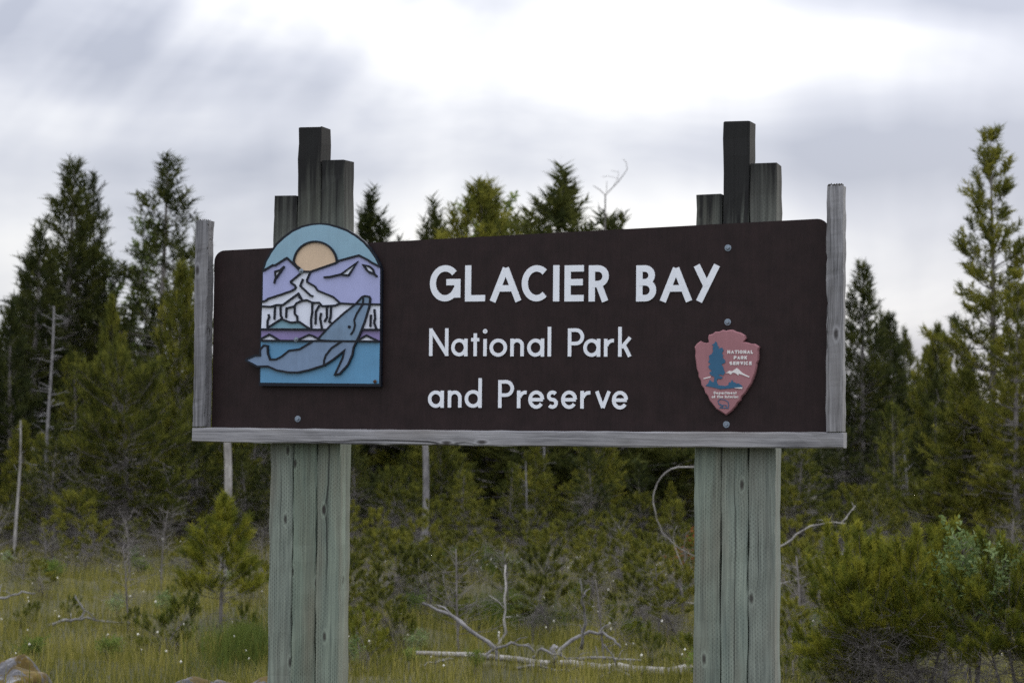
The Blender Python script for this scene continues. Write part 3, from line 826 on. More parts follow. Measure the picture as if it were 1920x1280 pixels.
def conifer(seed, H, R, cb=.15, nb=80, prof=None, e0=-5, e1=50, curl=28, tl=.26, tn=12, nl=.13, nw=.022, tstep=.16,
            trunk_r=.09, wander=.05, dead=14, mat='pine', lean=(0, 0), whorl=0, stems=1, twig=1.0, bare=.35, maxt=2600, spread=.95, barkm='bark'):
    rng = np.random.default_rng(seed)
    mb = MB(); tufts = []
    prof = prof or (lambda t: (1 - t) ** .8)
    for st in range(stems):
        ph = rng.uniform(0, 6.28, 3)
        Hs = H * (1 if st == 0 else rng.uniform(.7, .97))
        sa = rng.uniform(0, 6.28); sl = 0 if stems == 1 else R * rng.uniform(.25, .75)
        def axis(t):
            return np.array([lean[0] * t ** 1.3 + wander * H * (math.sin(ph[0] + 4 * t) - math.sin(ph[0])) * .5 + sl * math.cos(sa) * t ** .7,
                             lean[1] * t ** 1.3 + wander * H * (math.sin(ph[1] + 5 * t) - math.sin(ph[1])) * .5 + sl * math.sin(sa) * t ** .7, Hs * t])
        tp = [axis(t) for t in np.linspace(0, 1, 12)]
        mb.tube(tp, [trunk_r * (1.25 if i == 0 else 1) * (1 - .93 * i / 11) for i in range(12)], 7)
        nbs = nb // stems
        for i in range(nbs):
            u = (i + rng.random()) / nbs
            if whorl: u = (math.floor(u * whorl) + .5 + rng.normal(0, .10)) / whorl
            u = min(max(u, 0), .995); t = cb + (1 - cb) * u
            az = i * 2.39996 + rng.normal(0, .35)
            L = R * prof(u) * rng.uniform(.65, 1.15) / (1 if stems == 1 else 1.25)
            if L < .04: L = .04 + .05 * rng.random()
            e = math.radians(e0 + (e1 - e0) * u ** 1.4 + rng.normal(0, 8)); cu = math.radians(curl)
            p0 = axis(t); pts = [p0]; ns = 5; dirs = []
            for k in range(ns):
                ee = e + cu * (k / ns) ** 1.3; aa = az + rng.normal(0, .12)
                d = np.array([math.cos(aa) * math.cos(ee), math.sin(aa) * math.cos(ee), math.sin(ee)])
                dirs.append(d); pts.append(pts[-1] + d * L / ns)
            br = max(.004, trunk_r * .28 * (1 - .7 * t)) * min(1, L / R + .3)
            mb.tube(pts, [br * (1 - .75 * k / ns) for k in range(ns + 1)], 3, cap=False)
            # the branch's own shoots
            tufts.append((pts[-1], dirs[-1] + [0, 0, .3], rng.uniform(.8, 1.2)))
            nt_ = int(L * (1 - bare) / tstep)
            for k in range(nt_):
                s = bare + (1 - bare) * (k + rng.random()) / max(1, nt_)
                j = min(ns - 1, int(s * ns)); q = pts[j] + dirs[j] * (s * ns - j) * L / ns
                tl2 = L * twig * (.16 + .30 * (1 - s)) * rng.uniform(.5, 1.2)
                sgn = 1 if (k % 2) else -1
                aa = az + sgn * rng.uniform(.5, 1.15); ee = e + cu * s + rng.normal(.12, .22)
                d = np.array([math.cos(aa) * math.cos(ee), math.sin(aa) * math.cos(ee), math.sin(ee)])
                q1 = q + d * tl2
                if tl2 > .08: mb.tube([q, q1], [br * .4, br * .25], 3, cap=False)
                m = max(1, int(tl2 / (tl * .36)))
                for z in range(m):
                    tufts.append((q + d * tl2 * (z + .6) / m, d + np.array([0, 0, .35]) + rng.normal(0, .15, 3), rng.uniform(.75, 1.2)))
        # bare dead twigs below the living crown
        for i in range(dead // stems):
            t = rng.uniform(max(.03, cb * .25), min(.7, cb + .3)); az = rng.uniform(0, 6.28); L = R * rng.uniform(.35, .85)
            p = axis(t); d = np.array([math.cos(az), math.sin(az), rng.uniform(-.25, .4)]); pts = [p]
            for k in range(4):
                d = d + rng.normal(0, .22, 3); d /= np.linalg.norm(d); pts.append(pts[-1] + d * L / 4)
            r0 = max(.0035, trunk_r * .14)
            mb.tube(pts, [r0 * (1 - .2 * k) for k in range(5)], 3, cap=False)
            for k in (2, 3, 4):
                for _ in range(2):
                    d2 = d + rng.normal(0, .6, 3); d2 /= np.linalg.norm(d2)
                    mb.tube([pts[k], pts[k] + d2 * L * rng.uniform(.12, .35)], [r0 * .5, r0 * .25], 3, cap=False)
    if len(tufts) > maxt:
        idx = rng.permutation(len(tufts))[:maxt]; tufts = [tufts[k] for k in idx]
    temps = [tuft_template(rng, tn, tl, nl, nw, spread) for _ in range(5)]
    tr, ti = place_tufts(tufts, temps, rng)
    me_c = mesh_from_tris('crown', tr, ti, M[mat])
    me_t = bpy.data.meshes.new('trunk'); me_t.from_pydata(mb.v, [], mb.f); me_t.materials.append(M[barkm])
    me_t.polygons.foreach_set('use_smooth', [True] * len(me_t.polygons))
    return dict(H=float(np.quantile(tr[:, :, 2], .9995)), trunk=me_t, crown=me_c)


def leafy(seed, H, R, n_st=5, lf='leaf', ll=.07, lw=.028, nsh=60, barkm='bark', up=.8, f0=.35):
    """deciduous shrub or thin tree with separate leaves"""
    rng = np.random.default_rng(seed); mb = MB(); tufts = []
    for s in range(n_st):
        az = rng.uniform(0, 6.28); h = H * rng.uniform(.7, 1); r = R * rng.uniform(.2, .9) if n_st > 1 else 0
        pts = [np.array([0, 0, 0.])]
        for k in range(6):
            f = (k + 1) / 6
            pts.append(np.array([math.cos(az) * r * f ** 1.2 + rng.normal(0, .02 * H), math.sin(az) * r * f ** 1.2 + rng.normal(0, .02 * H), h * f]))
        r0 = .008 * H + .004
        mb.tube(pts, [r0 * (1 - .13 * k) for k in range(7)], 5)
        for i in range(nsh // n_st):
            f = rng.uniform(f0, 1) ** .8; j = min(5, int(f * 6)); q = pts[j] + (pts[j + 1] - pts[j]) * (f * 6 - j)
            a = rng.uniform(0, 6.28); d = np.array([math.cos(a), math.sin(a), up + rng.normal(0, .3)]); d /= np.linalg.norm(d)
            L = R * rng.uniform(.2, .65) * (1.15 - f * .6)
            mb.tube([q, q + d * L], [r0 * .25, r0 * .12], 3, cap=False)
            for k in range(max(1, int(L / .12))):
                tufts.append((q + d * L * (k + rng.random()) / max(1, int(L / .12)), d + rng.normal(0, .3, 3), rng.uniform(.7, 1.2)))
            tufts.append((q + d * L, d, 1))
    temps = [leaf_template(rng, 7, .14, ll, lw) for _ in range(4)]
    tr, ti = place_tufts(tufts, temps, rng)
    me_t = bpy.data.meshes.new('trunk'); me_t.from_pydata(mb.v, [], mb.f); me_t.materials.append(M[barkm])
    return dict(H=float(tr[:, :, 2].max()), trunk=me_t, crown=mesh_from_tris('crown', tr, ti, M[lf]))


def snag_mesh(seed, H, r, nbr, L, up=.1, bend=0.0, mat='deadwood', fine=2, tbr=.35):
    rng = np.random.default_rng(seed); mb = MB()
    pts = []
    for k in range(10):
        f = k / 9
        pts.append(np.array([bend * f ** 3 + .012 * H * math.sin(5 * f + seed), .01 * H * math.sin(4 * f), H * f]))
    mb.tube(pts, [r * (1 - tbr * 1.6 * k / 9 if tbr < .5 else 1 - .85 * k / 9) for k in range(10)], 7)
    for i in range(nbr):
        f = rng.uniform(.2, .98); j = min(8, int(f * 9)); q = pts[j] + (pts[j + 1] - pts[j]) * (f * 9 - j)
        a = rng.uniform(0, 6.28); d = np.array([math.cos(a), math.sin(a), up + rng.normal(0, .25)])
        l = L * rng.uniform(.4, 1) * (1.1 - .7 * f); p = [q]
        for k in range(4):
            d = d + rng.normal(0, .15, 3) + np.array([0, 0, .05]); d /= np.linalg.norm(d); p.append(p[-1] + d * l / 4)
        mb.tube(p, [r * .22 * (1 - .2 * k) for k in range(5)], 4, cap=False)
        for _ in range(fine):
            k = rng.integers(1, 5); d2 = d + rng.normal(0, .6, 3); d2 /= np.linalg.norm(d2)
            mb.tube([p[k], p[k] + d2 * l * .35], [r * .1, r * .05], 3, cap=False)
    me = bpy.data.meshes.new('trunk'); me.from_pydata(mb.v, [], mb.f); me.materials.append(M[mat])
    return me


def put(proto, name, px, top, d, label, cat='tree', group=None, wide=1.0, rz=0.0, crown_mat=None, h=None):
    """stand a copy of a tree so that its tip shows at (px, top) from the photograph's place"""
    x = gx(px, d); hh = h if h else top_h(px, top, d)
    s = hh / proto['H']
    o = empty(name, (x, d, gz(x, d) - .03), rz); o.scale = (s * wide, s * wide, s)
    for part in ('trunk', 'crown'):
        if part in proto:
            c2 = bpy.data.objects.new(part, proto[part]); COL.objects.link(c2); c2.parent = o
    tag(o, label, cat, group)
    return o


P = {}
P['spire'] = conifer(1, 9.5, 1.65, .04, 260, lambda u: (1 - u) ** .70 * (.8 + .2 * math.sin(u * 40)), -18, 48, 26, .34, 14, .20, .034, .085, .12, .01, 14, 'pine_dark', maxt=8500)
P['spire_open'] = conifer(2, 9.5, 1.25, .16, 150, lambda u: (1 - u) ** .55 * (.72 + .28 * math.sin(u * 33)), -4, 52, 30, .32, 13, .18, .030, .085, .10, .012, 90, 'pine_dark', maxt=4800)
P['layer'] = conifer(3, 9.0, 1.35, .10, 190, lambda u: (1 - u) ** .62 * (.78 + .25 * math.sin(u * 30 + 1)) + .08, -10, 42, 36, .26, 20, .15, .026, .09, .11, .008, 40, 'pine', whorl=19, maxt=6000, spread=1.25, bare=.35)
P['round'] = conifer(4, 7.0, 1.8, .05, 170, lambda u: math.sqrt(max(0, 1 - u ** 2.2)) * (.62 + .38 * (1 - u)), -5, 65, 30, .32, 14, .19, .032, .09, .11, .02, 24, 'pine', maxt=4600)
P['round2'] = conifer(14, 7.0, 1.6, .05, 160, lambda u: (1 - u ** 1.6) * (.8 + .25 * math.sin(u * 17)), -5, 60, 30, .32, 14, .19, .032, .09, .11, .025, 30, 'pine_dark', maxt=4600)
P['spread'] = conifer(5, 6.0, 2.5, .22, 120, lambda u: math.sqrt(max(0, 1 - u ** 2.5)) * (.75 + .25 * math.sin(u * 20)), -12, 50, 30, .28, 16, .15, .025, .09, .13, .03, 120, 'pine', lean=(-.5, 0), maxt=5000)
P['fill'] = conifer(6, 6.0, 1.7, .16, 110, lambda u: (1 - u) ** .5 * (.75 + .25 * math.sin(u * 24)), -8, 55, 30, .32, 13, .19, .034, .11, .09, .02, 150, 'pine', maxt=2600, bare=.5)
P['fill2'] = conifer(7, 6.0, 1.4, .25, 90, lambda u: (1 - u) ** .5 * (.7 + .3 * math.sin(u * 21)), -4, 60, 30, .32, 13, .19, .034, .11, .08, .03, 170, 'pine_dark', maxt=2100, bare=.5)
for i in range(5):
    P['bog%d' % i] = conifer(20 + i, 2.2, .95 - .08 * (i % 3), .55 - .06 * (i % 3), 30, lambda u: math.sqrt(max(0, 1 - (2 * u - .7) ** 2 * .5)) * .9, 5, 66, 34, .14, 22, .095, .014, .055, .036, .13, 210, 'pine', maxt=640, spread=1.3, bare=.6, twig=1.1)
P['sapling'] = conifer(40, 1.9, .60, .36, 62, lambda u: (1 - u ** 1.7) * .85 + .14, 5, 68, 38, .14, 30, .085, .009, .045, .034, .03, 46, 'pine_near', maxt=1700, spread=1.2, bare=.35)
P['lowpine'] = conifer(41, .8, .9, .10, 34, lambda u: 1 - .4 * u, 5, 55, 35, .13, 26, .08, .009, .06, .026, .12, 90, 'pine_near', maxt=330, stems=2, spread=1.2, bare=.55)
P['shrub'] = conifer(42, 1.7, 1.1, .42, 130, lambda u: math.sqrt(max(0, 1 - u ** 3)) * .95, 8, 68, 34, .13, 30, .078, .0082, .045, .030, .06, 300, 'pine_near', stems=5, maxt=2300, spread=1.2, bare=.5)
P['shrub2'] = conifer(43, 1.7, 1.0, .45, 120, lambda u: math.sqrt(max(0, 1 - u ** 3)) * .95, 8, 70, 34, .13, 30, .078, .0082, .045, .030, .07, 300, 'pine_near', stems=4, maxt=2000, spread=1.2, bare=.5)
P['alder'] = leafy(50, 8.0, 1.4, 3, 'leaf', .13, .07, 190, up=.9)
P['willow'] = leafy(51, 1.3, .34, 4, 'willow', .042, .017, 200, 'bark', .8, .6)
P['willow_low'] = leafy(52, .6, .35, 6, 'leaf', .06, .022, 90)
P['rusty'] = leafy(53, .5, .10, 3, 'redleaf', .03, .014, 9)

# --- the trees of the wood's edge that can be told apart
put(P['spire'], 'pine_tree', 122, 297, 58, 'tallest dark spire conifer of the dense clump beside a slimmer twin', wide=1.4, rz=.4)
put(P['spire_open'], 'pine_tree', 158, 322, 59, 'slim dark conifer standing close against the tallest spire', wide=1.25, rz=2.1)
put(P['spire'], 'pine_tree', 62, 420, 56, 'broad dark conifer on the outer flank of the tall spires', wide=1.35, rz=1.3)
put(P['round2'], 'pine_tree', 20, 560, 53, 'bushy dark pine at the outer foot of the spire clump', wide=1.1, rz=3.0)
put(P['spire_open'], 'pine_tree', 295, 285, 57, 'tall lone spire pine with thin bare lower crown', wide=1.9, rz=4.0)
put(P['alder'], 'alder_tree', 232, 402, 63, 'pale green leafy tree between the two tall spires', wide=.8, rz=1)
put(P['spire_open'], 'pine_tree', 362, 400, 62, 'thin sparse conifer rising just behind the short frame upright', wide=.55, rz=5)
put(P['round'], 'pine_tree', 335, 488, 51, 'mid green bushy pine below the lone spire pine', wide=.8, rz=2.6)
put(P['round'], 'pine_tree', 205, 552, 47, 'yellowish round topped pine in front of the tall spires', wide=.62, rz=.9)
put(P['spread'], 'pine_tree', 235, 640, 43.5, 'wide spreading pine with leaning grey trunk at the meadow edge', wide=1.0, rz=0)
put(P['round2'], 'pine_tree', 690, 354, 58, 'conical dark pine showing beside the post behind the picture plate', wide=1.45, rz=1.9)
put(P['round2'], 'pine_tree', 798, 374, 60, 'small pointed pine above the panel beside the yellowish leafy tree', wide=1.3, rz=.2)
put(P['alder'], 'alder_tree', 850, 345, 61, 'sparse yellowish leafy tree showing above the brown panel', wide=1.15, rz=2.5)
put(P['round'], 'pine_tree', 897, 336, 57, 'olive green pine with yellow tinge above the brown panel', wide=1.4, rz=3.3)
put(P['fill'], 'pine_tree', 955, 396, 60, 'small dark cone shaped pine above the middle of the panel', wide=1.3, rz=.7)
put(P['round2'], 'pine_tree', 1056, 314, 55, 'broad dark pine with stepped crown above the middle of the panel', wide=2.1, rz=4.4)
put(P['fill2'], 'pine_tree', 1128, 384, 58, 'small dark pine below the bare forked dead top', wide=1.5, rz=1.1)
put(P['spire'], 'pine_tree', 1617, 488, 59, 'dense dark cone conifer beside the tall frame upright', wide=1.3, rz=2.2)
put(P['spire'], 'pine_tree', 1668, 585, 61, 'lower dark conifer leaning on the dense cone conifer', wide=1.1, rz=.1)
put(P['layer'], 'pine_tree', 1856, 235, 43, 'very tall open pine with layered tufted branches and visible trunk', wide=1.1, rz=1.0)
put(P['round'], 'pine_tree', 1755, 604, 56, 'small topped pine between the cone conifer and the tall open pine', wide=.75, rz=5.0)
put(P['layer'], 'pine_tree', 1908, 500, 41, 'tufted pine crowding the tall open pine', wide=1.15, rz=3.6)
put(P['round'], 'pine_tree', 1812, 690, 44, 'olive bushy pine at the foot of the tall open pine', wide=1.0, rz=2.0)

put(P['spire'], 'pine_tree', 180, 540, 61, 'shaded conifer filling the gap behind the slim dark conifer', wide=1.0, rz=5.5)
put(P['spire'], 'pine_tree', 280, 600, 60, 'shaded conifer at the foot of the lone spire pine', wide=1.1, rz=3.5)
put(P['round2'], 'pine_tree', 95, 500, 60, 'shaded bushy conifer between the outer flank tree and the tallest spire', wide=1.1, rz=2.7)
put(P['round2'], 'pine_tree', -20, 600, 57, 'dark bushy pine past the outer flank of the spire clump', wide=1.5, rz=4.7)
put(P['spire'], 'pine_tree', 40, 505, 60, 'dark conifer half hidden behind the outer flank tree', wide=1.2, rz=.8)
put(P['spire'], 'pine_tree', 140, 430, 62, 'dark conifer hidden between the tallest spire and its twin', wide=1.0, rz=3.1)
# --- the wood behind, tree by tree
rw = random.Random(11)
fl = [('fill', 'olive young pine in the dense wood behind the bog', 'young pines filling the wood'), ('fill2', 'dark thin pine in the dense wood behind the bog', 'dark pines filling the wood'), ('round', 'rounded olive pine in the dense wood behind the bog', 'rounded pines filling the wood'), ('round2', 'dark bushy pine in the dense wood behind the bog', 'bushy pines filling the wood')]
for d, n, lo, hi in ((48, 24, 740, 900), (54, 24, 690, 830), (62, 24, 640, 780), (74, 22, 610, 740), (90, 22, 620, 720)):
    for i in range(n):
        px = -160 + 2240 * (i + rw.random()) / n
        top = rw.uniform(lo, hi)
        if px < 380 or px > 1600: top -= 40
        k, lb, gp = fl[rw.choice((0, 0, 1, 1, 2, 2, 3)) if d < 56 else rw.choice((0, 1, 1, 1, 2, 3, 3))]
        dd = d + rw.uniform(-2.5, 2.5)
        put(P[k], 'pine_tree', px, top, dd, lb, group=gp, wide=rw.uniform(.85, 1.3), rz=rw.uniform(0, 6.28))

for i in range(20):
    px = -120 + 2160 * (i + rw.random()) / 20; dd = rw.uniform(44, 49)
    put(P[rw.choice(('fill', 'fill2', 'fill2'))], 'pine_tree', px, 0, dd, 'low bushy young pine along the edge of the wood', group='low young pines along the wood edge', wide=rw.uniform(1.2, 1.7), rz=rw.uniform(0, 6.28), h=rw.uniform(1.6, 2.9))

# --- stunted bog pines on the meadow
bogs = [(140, 912, 41), (60, 955, 44), (18, 900, 46), (300, 930, 44), (667, 1000, 30), (705, 985, 33), (790, 962, 34), (836, 1000, 36), (925, 985, 38), (1035, 1012, 27.5), (1062, 955, 41), (1150, 988, 32), (1190, 985, 34), (1185, 915, 45), (1245, 1010, 29.5), (1285, 1000, 31), (960, 868, 47), (880, 845, 48), (1130, 872, 47), (720, 865, 46), (765, 900, 45), (1500, 1000, 31), (1500, 905, 45), (1640, 925, 41), (1715, 895, 44), (1580, 900, 46), (1010, 905, 46), (560, 950, 40), (1380, 950, 38), (1250, 930, 43), (735, 1010, 29), (690, 1060, 26), (770, 1040, 30), (860, 1030, 33), (1000, 990, 36), (1085, 1000, 35), (1120, 1030, 30), (1215, 1040, 28), (1270, 1090, 25.5), (1490, 1050, 27), (1530, 1060, 29), (120, 1000, 36), (205, 1010, 37), (30, 1020, 35), (80, 1040, 31), (585, 1000, 30), (900, 1010, 35), (950, 1040, 32), (1170, 1060, 27), (1010, 1075, 26), (730, 1090, 24.5), (825, 1065, 28.5), (672, 1030, 27), (755, 985, 31), (800, 1010, 30), (870, 985, 36), (1045, 975, 33), (1110, 985, 31), (1165, 965, 36), (1205, 990, 31), (1255, 1045, 26.5), (1290, 975, 33), (1140, 940, 39), (985, 950, 40), (720, 945, 38), (810, 930, 41), (160, 960, 38), (100, 960, 39), (255, 965, 40), (335, 1000, 36), (470, 1040, 30), (1490, 960, 34), (1520, 1010, 28), (1620, 900, 40), (1560, 930, 38), (1480, 1110, 23), (655, 1060, 25), (1100, 950, 42), (890, 930, 43), (640, 930, 42)]
for i, (px, tp, d) in enumerate(bogs):
    k = i % 5
    lab = ['stunted bog pine with rounded tufted top and bare twigs below', 'stunted bog pine with crooked stem and bushy top', 'stunted bog pine with wide tufted crown over bare twigs', 'stunted bog pine with leaning stem and dense top', 'stunted bog pine with narrow tufted crown'][k]
    put(P['bog%d' % k], 'bog_pine', px, tp, d, lab, group=['round topped', 'crooked', 'wide crowned', 'leaning', 'narrow'][k] + ' stunted pines on the bog meadow', wide=rw.uniform(1.05, 1.4), rz=rw.uniform(0, 6.28))
put(P['sapling'], 'pine_sapling', 412, 915, 25.3, 'bright green young pine in the grass in front of a pale dead trunk', rz=.6, wide=1.05)
put(P['lowpine'], 'low_pine', 290, 1100, 24.6, 'low sprawling pine in the grass beside the young pine', wide=1.1, rz=1.4)
put(P['lowpine'], 'low_pine', 655, 1105, 24.0, 'low pine clump in the grass against the post under the picture plate', wide=.6, rz=4.1)
put(P['shrub'], 'pine_shrub', 1690, 965, 17.6, 'large dense pine shrub beside the post near the arrowhead badge', 'shrub', wide=1.0, rz=.5)
put(P['shrub2'], 'pine_shrub', 1770, 985, 18.6, 'dense pine shrub behind the silvery willow', 'shrub', wide=1.15, rz=2.2)
put(P['shrub'], 'pine_shrub', 1925, 985, 16.6, 'dense pine shrub on the far side of the silvery willow', 'shrub', wide=.9, rz=3.9)
put(P['shrub2'], 'pine_shrub', 1565, 1150, 18.5, 'lower pine shrub between the post and the large dense shrub', 'shrub', wide=.8, rz=5.2)
put(P['willow'], 'willow_shrub', 1822, 955, 16.9, 'silvery green willow on dark stems among the pine shrubs', 'shrub', wide=.95, rz=1.0)
put(P['willow_low'], 'willow_shrub', 265, 1035, 37, 'light green leafy willow at the meadow edge by the grey trunk', 'shrub', rz=.3)
put(P['willow_low'], 'willow_shrub', 60, 1180, 22.5, 'low leafy willow in the grass by the mossy boulder', 'shrub', rz=2.3)
put(P['willow_low'], 'willow_shrub', 890, 1205, 22, 'small leafy willow in front of the fallen log', 'shrub', rz=4.3, wide=.7)
put(P['rusty'], 'rusty_shrub', 1278, 962, 30, 'rust red leaved shrub beside the pale curved dead branch', 'shrub', rz=1.0)

for i, (px, tp, d_) in enumerate(((560, 1080, 25), (610, 1040, 28), (700, 1130, 23), (760, 1120, 24.5), (880, 1090, 27), (1180, 1120, 25), (1230, 1150, 23.5), (1290, 1140, 23), (1480, 1170, 21), (1520, 1190, 20.5), (40, 1120, 28), (130, 1110, 29), (230, 1130, 27), (330, 1090, 29), (470, 1120, 26), (1500, 1085, 26), (1070, 1090, 29), (960, 1075, 31))):
    put(P['lowpine'], 'low_pine', px, tp, d_, 'low scrubby pine sprawling in the sedge of the meadow', 'tree', 'low scrubby pines in the sedge', wide=rw.uniform(.7, 1.1), rz=rw.uniform(0, 6))
P['herb'] = leafy(54, .32, .2, 5, 'leaf', .05, .018, 40)
P['herb2'] = leafy(55, .4, .16, 4, 'willow', .045, .015, 36)
for i in range(30):
    d_ = rw.uniform(20.5, 40); px = rw.uniform(-20, 1940)
    k = i % 2
    put(P[('herb', 'herb2')[k]], 'leafy_plant', px, 0, d_, ('small bright green leafy plant in the sedge', 'small grey green leafy plant in the sedge')[k], 'plant', ('bright leafy plants dotted over the meadow', 'grey green leafy plants dotted over the meadow')[k], rz=rw.uniform(0, 6), h=rw.uniform(.25, .5))
DS = [snag_mesh(60 + i, 1.0, .012, 44, .7, .35, .1, 'bark', 6) for i in range(3)]
for i in range(34):
    d_ = rw.uniform(23, 43); px = rw.uniform(-20, 1940); x = gx(px, d_); h_ = rw.uniform(.5, 1.3)
    o = bpy.data.objects.new('dead_shrub', DS[i % 3]); COL.objects.link(o); o.location = (x, d_, gz(x, d_) - .03); o.scale = (h_ * 1.1, h_ * 1.1, h_); o.rotation_euler = (0, 0, rw.uniform(0, 6))
    tag(o, 'bare grey twiggy dead shrub on the meadow', 'dead shrub', 'bare twiggy dead shrubs on the meadow')

# --- dead trees and wood
def snag(name, px, top, d, label, me, H0, rz=0.0):
    x = gx(px, d); s = top_h(px, top, d) / H0
    o = bpy.data.objects.new(name, me); COL.objects.link(o); o.location = (x, d, gz(x, d) - .05); o.scale = (s, s, s); o.rotation_euler = (0, 0, rz)
    tag(o, label, 'dead tree'); return o


snag('dead_tree', 88, 570, 46, 'grey dead tree with fine bare twigs before the dark spires', snag_mesh(3, 6, .055, 46, 1.0, .15, 0, fine=4), 6)
snag('dead_tree', 30, 782, 40, 'thin pale dead trunk without branches at the wood edge', snag_mesh(4, 3.5, .045, 5, .3, .2, .03, 'palewood', 0), 3.5)
snag('dead_tree', 421, 760, 36, 'thick white dead trunk behind the bright young pine', snag_mesh(5, 3.2, .075, 4, .25, .2, 0, 'palewood', 0, .1), 3.2)
snag('dead_tree', 793, 700, 42, 'straight grey bare trunk seen under the middle of the rail', snag_mesh(6, 4, .075, 3, .3, .1, .05, 'deadwood', 0, .2), 4)
snag('dead_tree', 1862, 760, 44.6, 'bare grey trunk in the wood behind the silvery willow', snag_mesh(8, 4, .06, 10, .7, .1, .0, 'deadwood', 2, .3), 4)
for px, tp, d in ((1020, 790, 49), (1700, 800, 50), (985, 860, 46)):
    o = snag('dead_tree', px, tp, d, 'slim grey dead stem standing in the wood', snag_mesh(int(px), 4, .05, 16, .8, .1, .1), 4, px)
    o['group'] = 'slim dead stems in the wood'
# bare forked top over the panel
mb = MB()
d = 57.5
def pl(pts): return [at(a, b2, d) for a, b2 in pts]
fx = gx(1135, d); rootp = Vector((fx, d, gz(fx, d)))
mb.tube([rootp] + pl([(1134, 440), (1135, 365)]), [.06, .03, .02], 6)
for pts, r in (([(1135, 366), (1160, 340), (1176, 318), (1174, 304), (1168, 298)], .022), ([(1135, 366), (1125, 356), (1112, 348)], .02), ([(1150, 350), (1158, 334), (1140, 330), (1128, 332)], .012), ([(1158, 342), (1160, 322), (1145, 320)], .010), ([(1137, 362), (1138, 340)], .012), ([(1135, 395), (1120, 388)], .015)):
    mb.tube(pl(pts), [r * .6 * (1 - .15 * k) for k in range(len(pts))], 4)
o = mb.build('dead_tree', M['bark'])
tag(o, 'dead tree with bare forked curling top above the panel', 'dead tree')


def sticks(name, label, d, strokes, mat='deadwood', cat='dead branch', jitter=.25, seed=1):
    """dead limbs traced as lines at distance d, bent in depth as well"""
    r = random.Random(seed); mb = MB()
    for pts, rad in strokes:
        q = []; ph = r.uniform(0, 6); am = r.uniform(-jitter, jitter)
        for k, p in enumerate(pts):
            q.append(at(p[0], p[1], d + am * k / max(1, len(pts) - 1) + .04 * math.sin(ph + k)))
        # smooth a little
        sm_ = [q[0]]
        for k in range(len(q) - 1):
            a, b2 = q[k], q[k + 1]
            pm = q[k - 1] if k > 0 else a; pn = q[k + 2] if k + 2 < len(q) else b2
            for u in (.33, .67, 1.0):
                sm_.append(.5 * ((2 * a) + (b2 - pm) * u + (2 * pm - 5 * a + 4 * b2 - pn) * u * u + (3 * a - pm - 3 * b2 + pn) * u ** 3))
        n = len(sm_); kk = min(.02, rad * .9)
        for k in range(1, n - 1): sm_[k] = sm_[k] + Vector((r.uniform(-kk, kk), r.uniform(-kk, kk), r.uniform(-kk, kk)))
        if rad < .04 and n > 6:
            for _ in range(2):
                k = r.randrange(n // 3, n - 1); tw = Vector((r.uniform(-1, 1), r.uniform(-1, 1), r.uniform(-.2, 1))).normalized() * rad * r.uniform(5, 14)
                mb.tube([sm_[k], sm_[k] + tw * .5 + Vector((0, 0, rad)), sm_[k] + tw], [rad * .4, rad * .3, rad * .15], 4)
        mb.tube(sm_, [rad * (1 - .6 * k / (n - 1)) * (1 + .12 * math.sin(k * 2.1 + ph)) for k in range(n)], 6)
    o = mb.build(name, M[mat], None, True)
    tag(o, label, cat); return o


log = empty('fallen_log', at(1040, 1250, 22.3)); tag(log, 'pale fallen log with upturned dead branches lying in the grass', 'log')
def sub(o, name):
    o.name = name
    for k in ('label', 'category'):
        if k in o: del o[k]
    o.parent = log; o.matrix_parent_inverse = Matrix.Translation(-log.location)
    return o
sub(sticks('log_trunk', None, 22.3, [([(1310, 1257), (1220, 1258), (1130, 1250), (1040, 1243), (940, 1235), (850, 1228), (780, 1223)], .056)], 'palewood', None, .3, 2), 'trunk')
for st in ([[(933, 1236), (925, 1215), (880, 1180), (835, 1148), (792, 1130)], .03], [[(900, 1238), (935, 1212), (965, 1206), (990, 1212), (1012, 1238)], .02],
           [[(1036, 1240), (1060, 1205), (1095, 1187), (1130, 1187), (1155, 1200), (1164, 1214)], .024], [[(1038, 1244), (1036, 1218), (1044, 1212)], .045],
           [[(1000, 1232), (1015, 1218), (1050, 1228), (1090, 1238)], .018], [[(1085, 1236), (1140, 1232), (1202, 1237)], .02], [[(1165, 1262), (1152, 1235), (1132, 1207)], .017],
           [[(955, 1252), (1010, 1250), (1060, 1256), (1085, 1250)], .018], [[(1118, 1282), (1140, 1258), (1180, 1262), (1190, 1280)], .02], [[(850, 1235), (815, 1240), (790, 1246)], .016], [[(1090, 1215), (1095, 1165), (1092, 1125), (1096, 1112)], .02]):
    sub(sticks('branch', None, 22.3, [(st[0], st[1])], 'deadwood', None, .5, len(st[0]) + int(st[1] * 1e4)), 'branch')
sticks('dead_stick', 'thin white dead stick standing upright behind the fallen log', 23.9, [([(930, 1250), (933, 1212), (946, 1182), (949, 1120), (948, 1058)], .022), ([(948, 1156), (960, 1156)], .007)], 'palewood', 'dead stick')
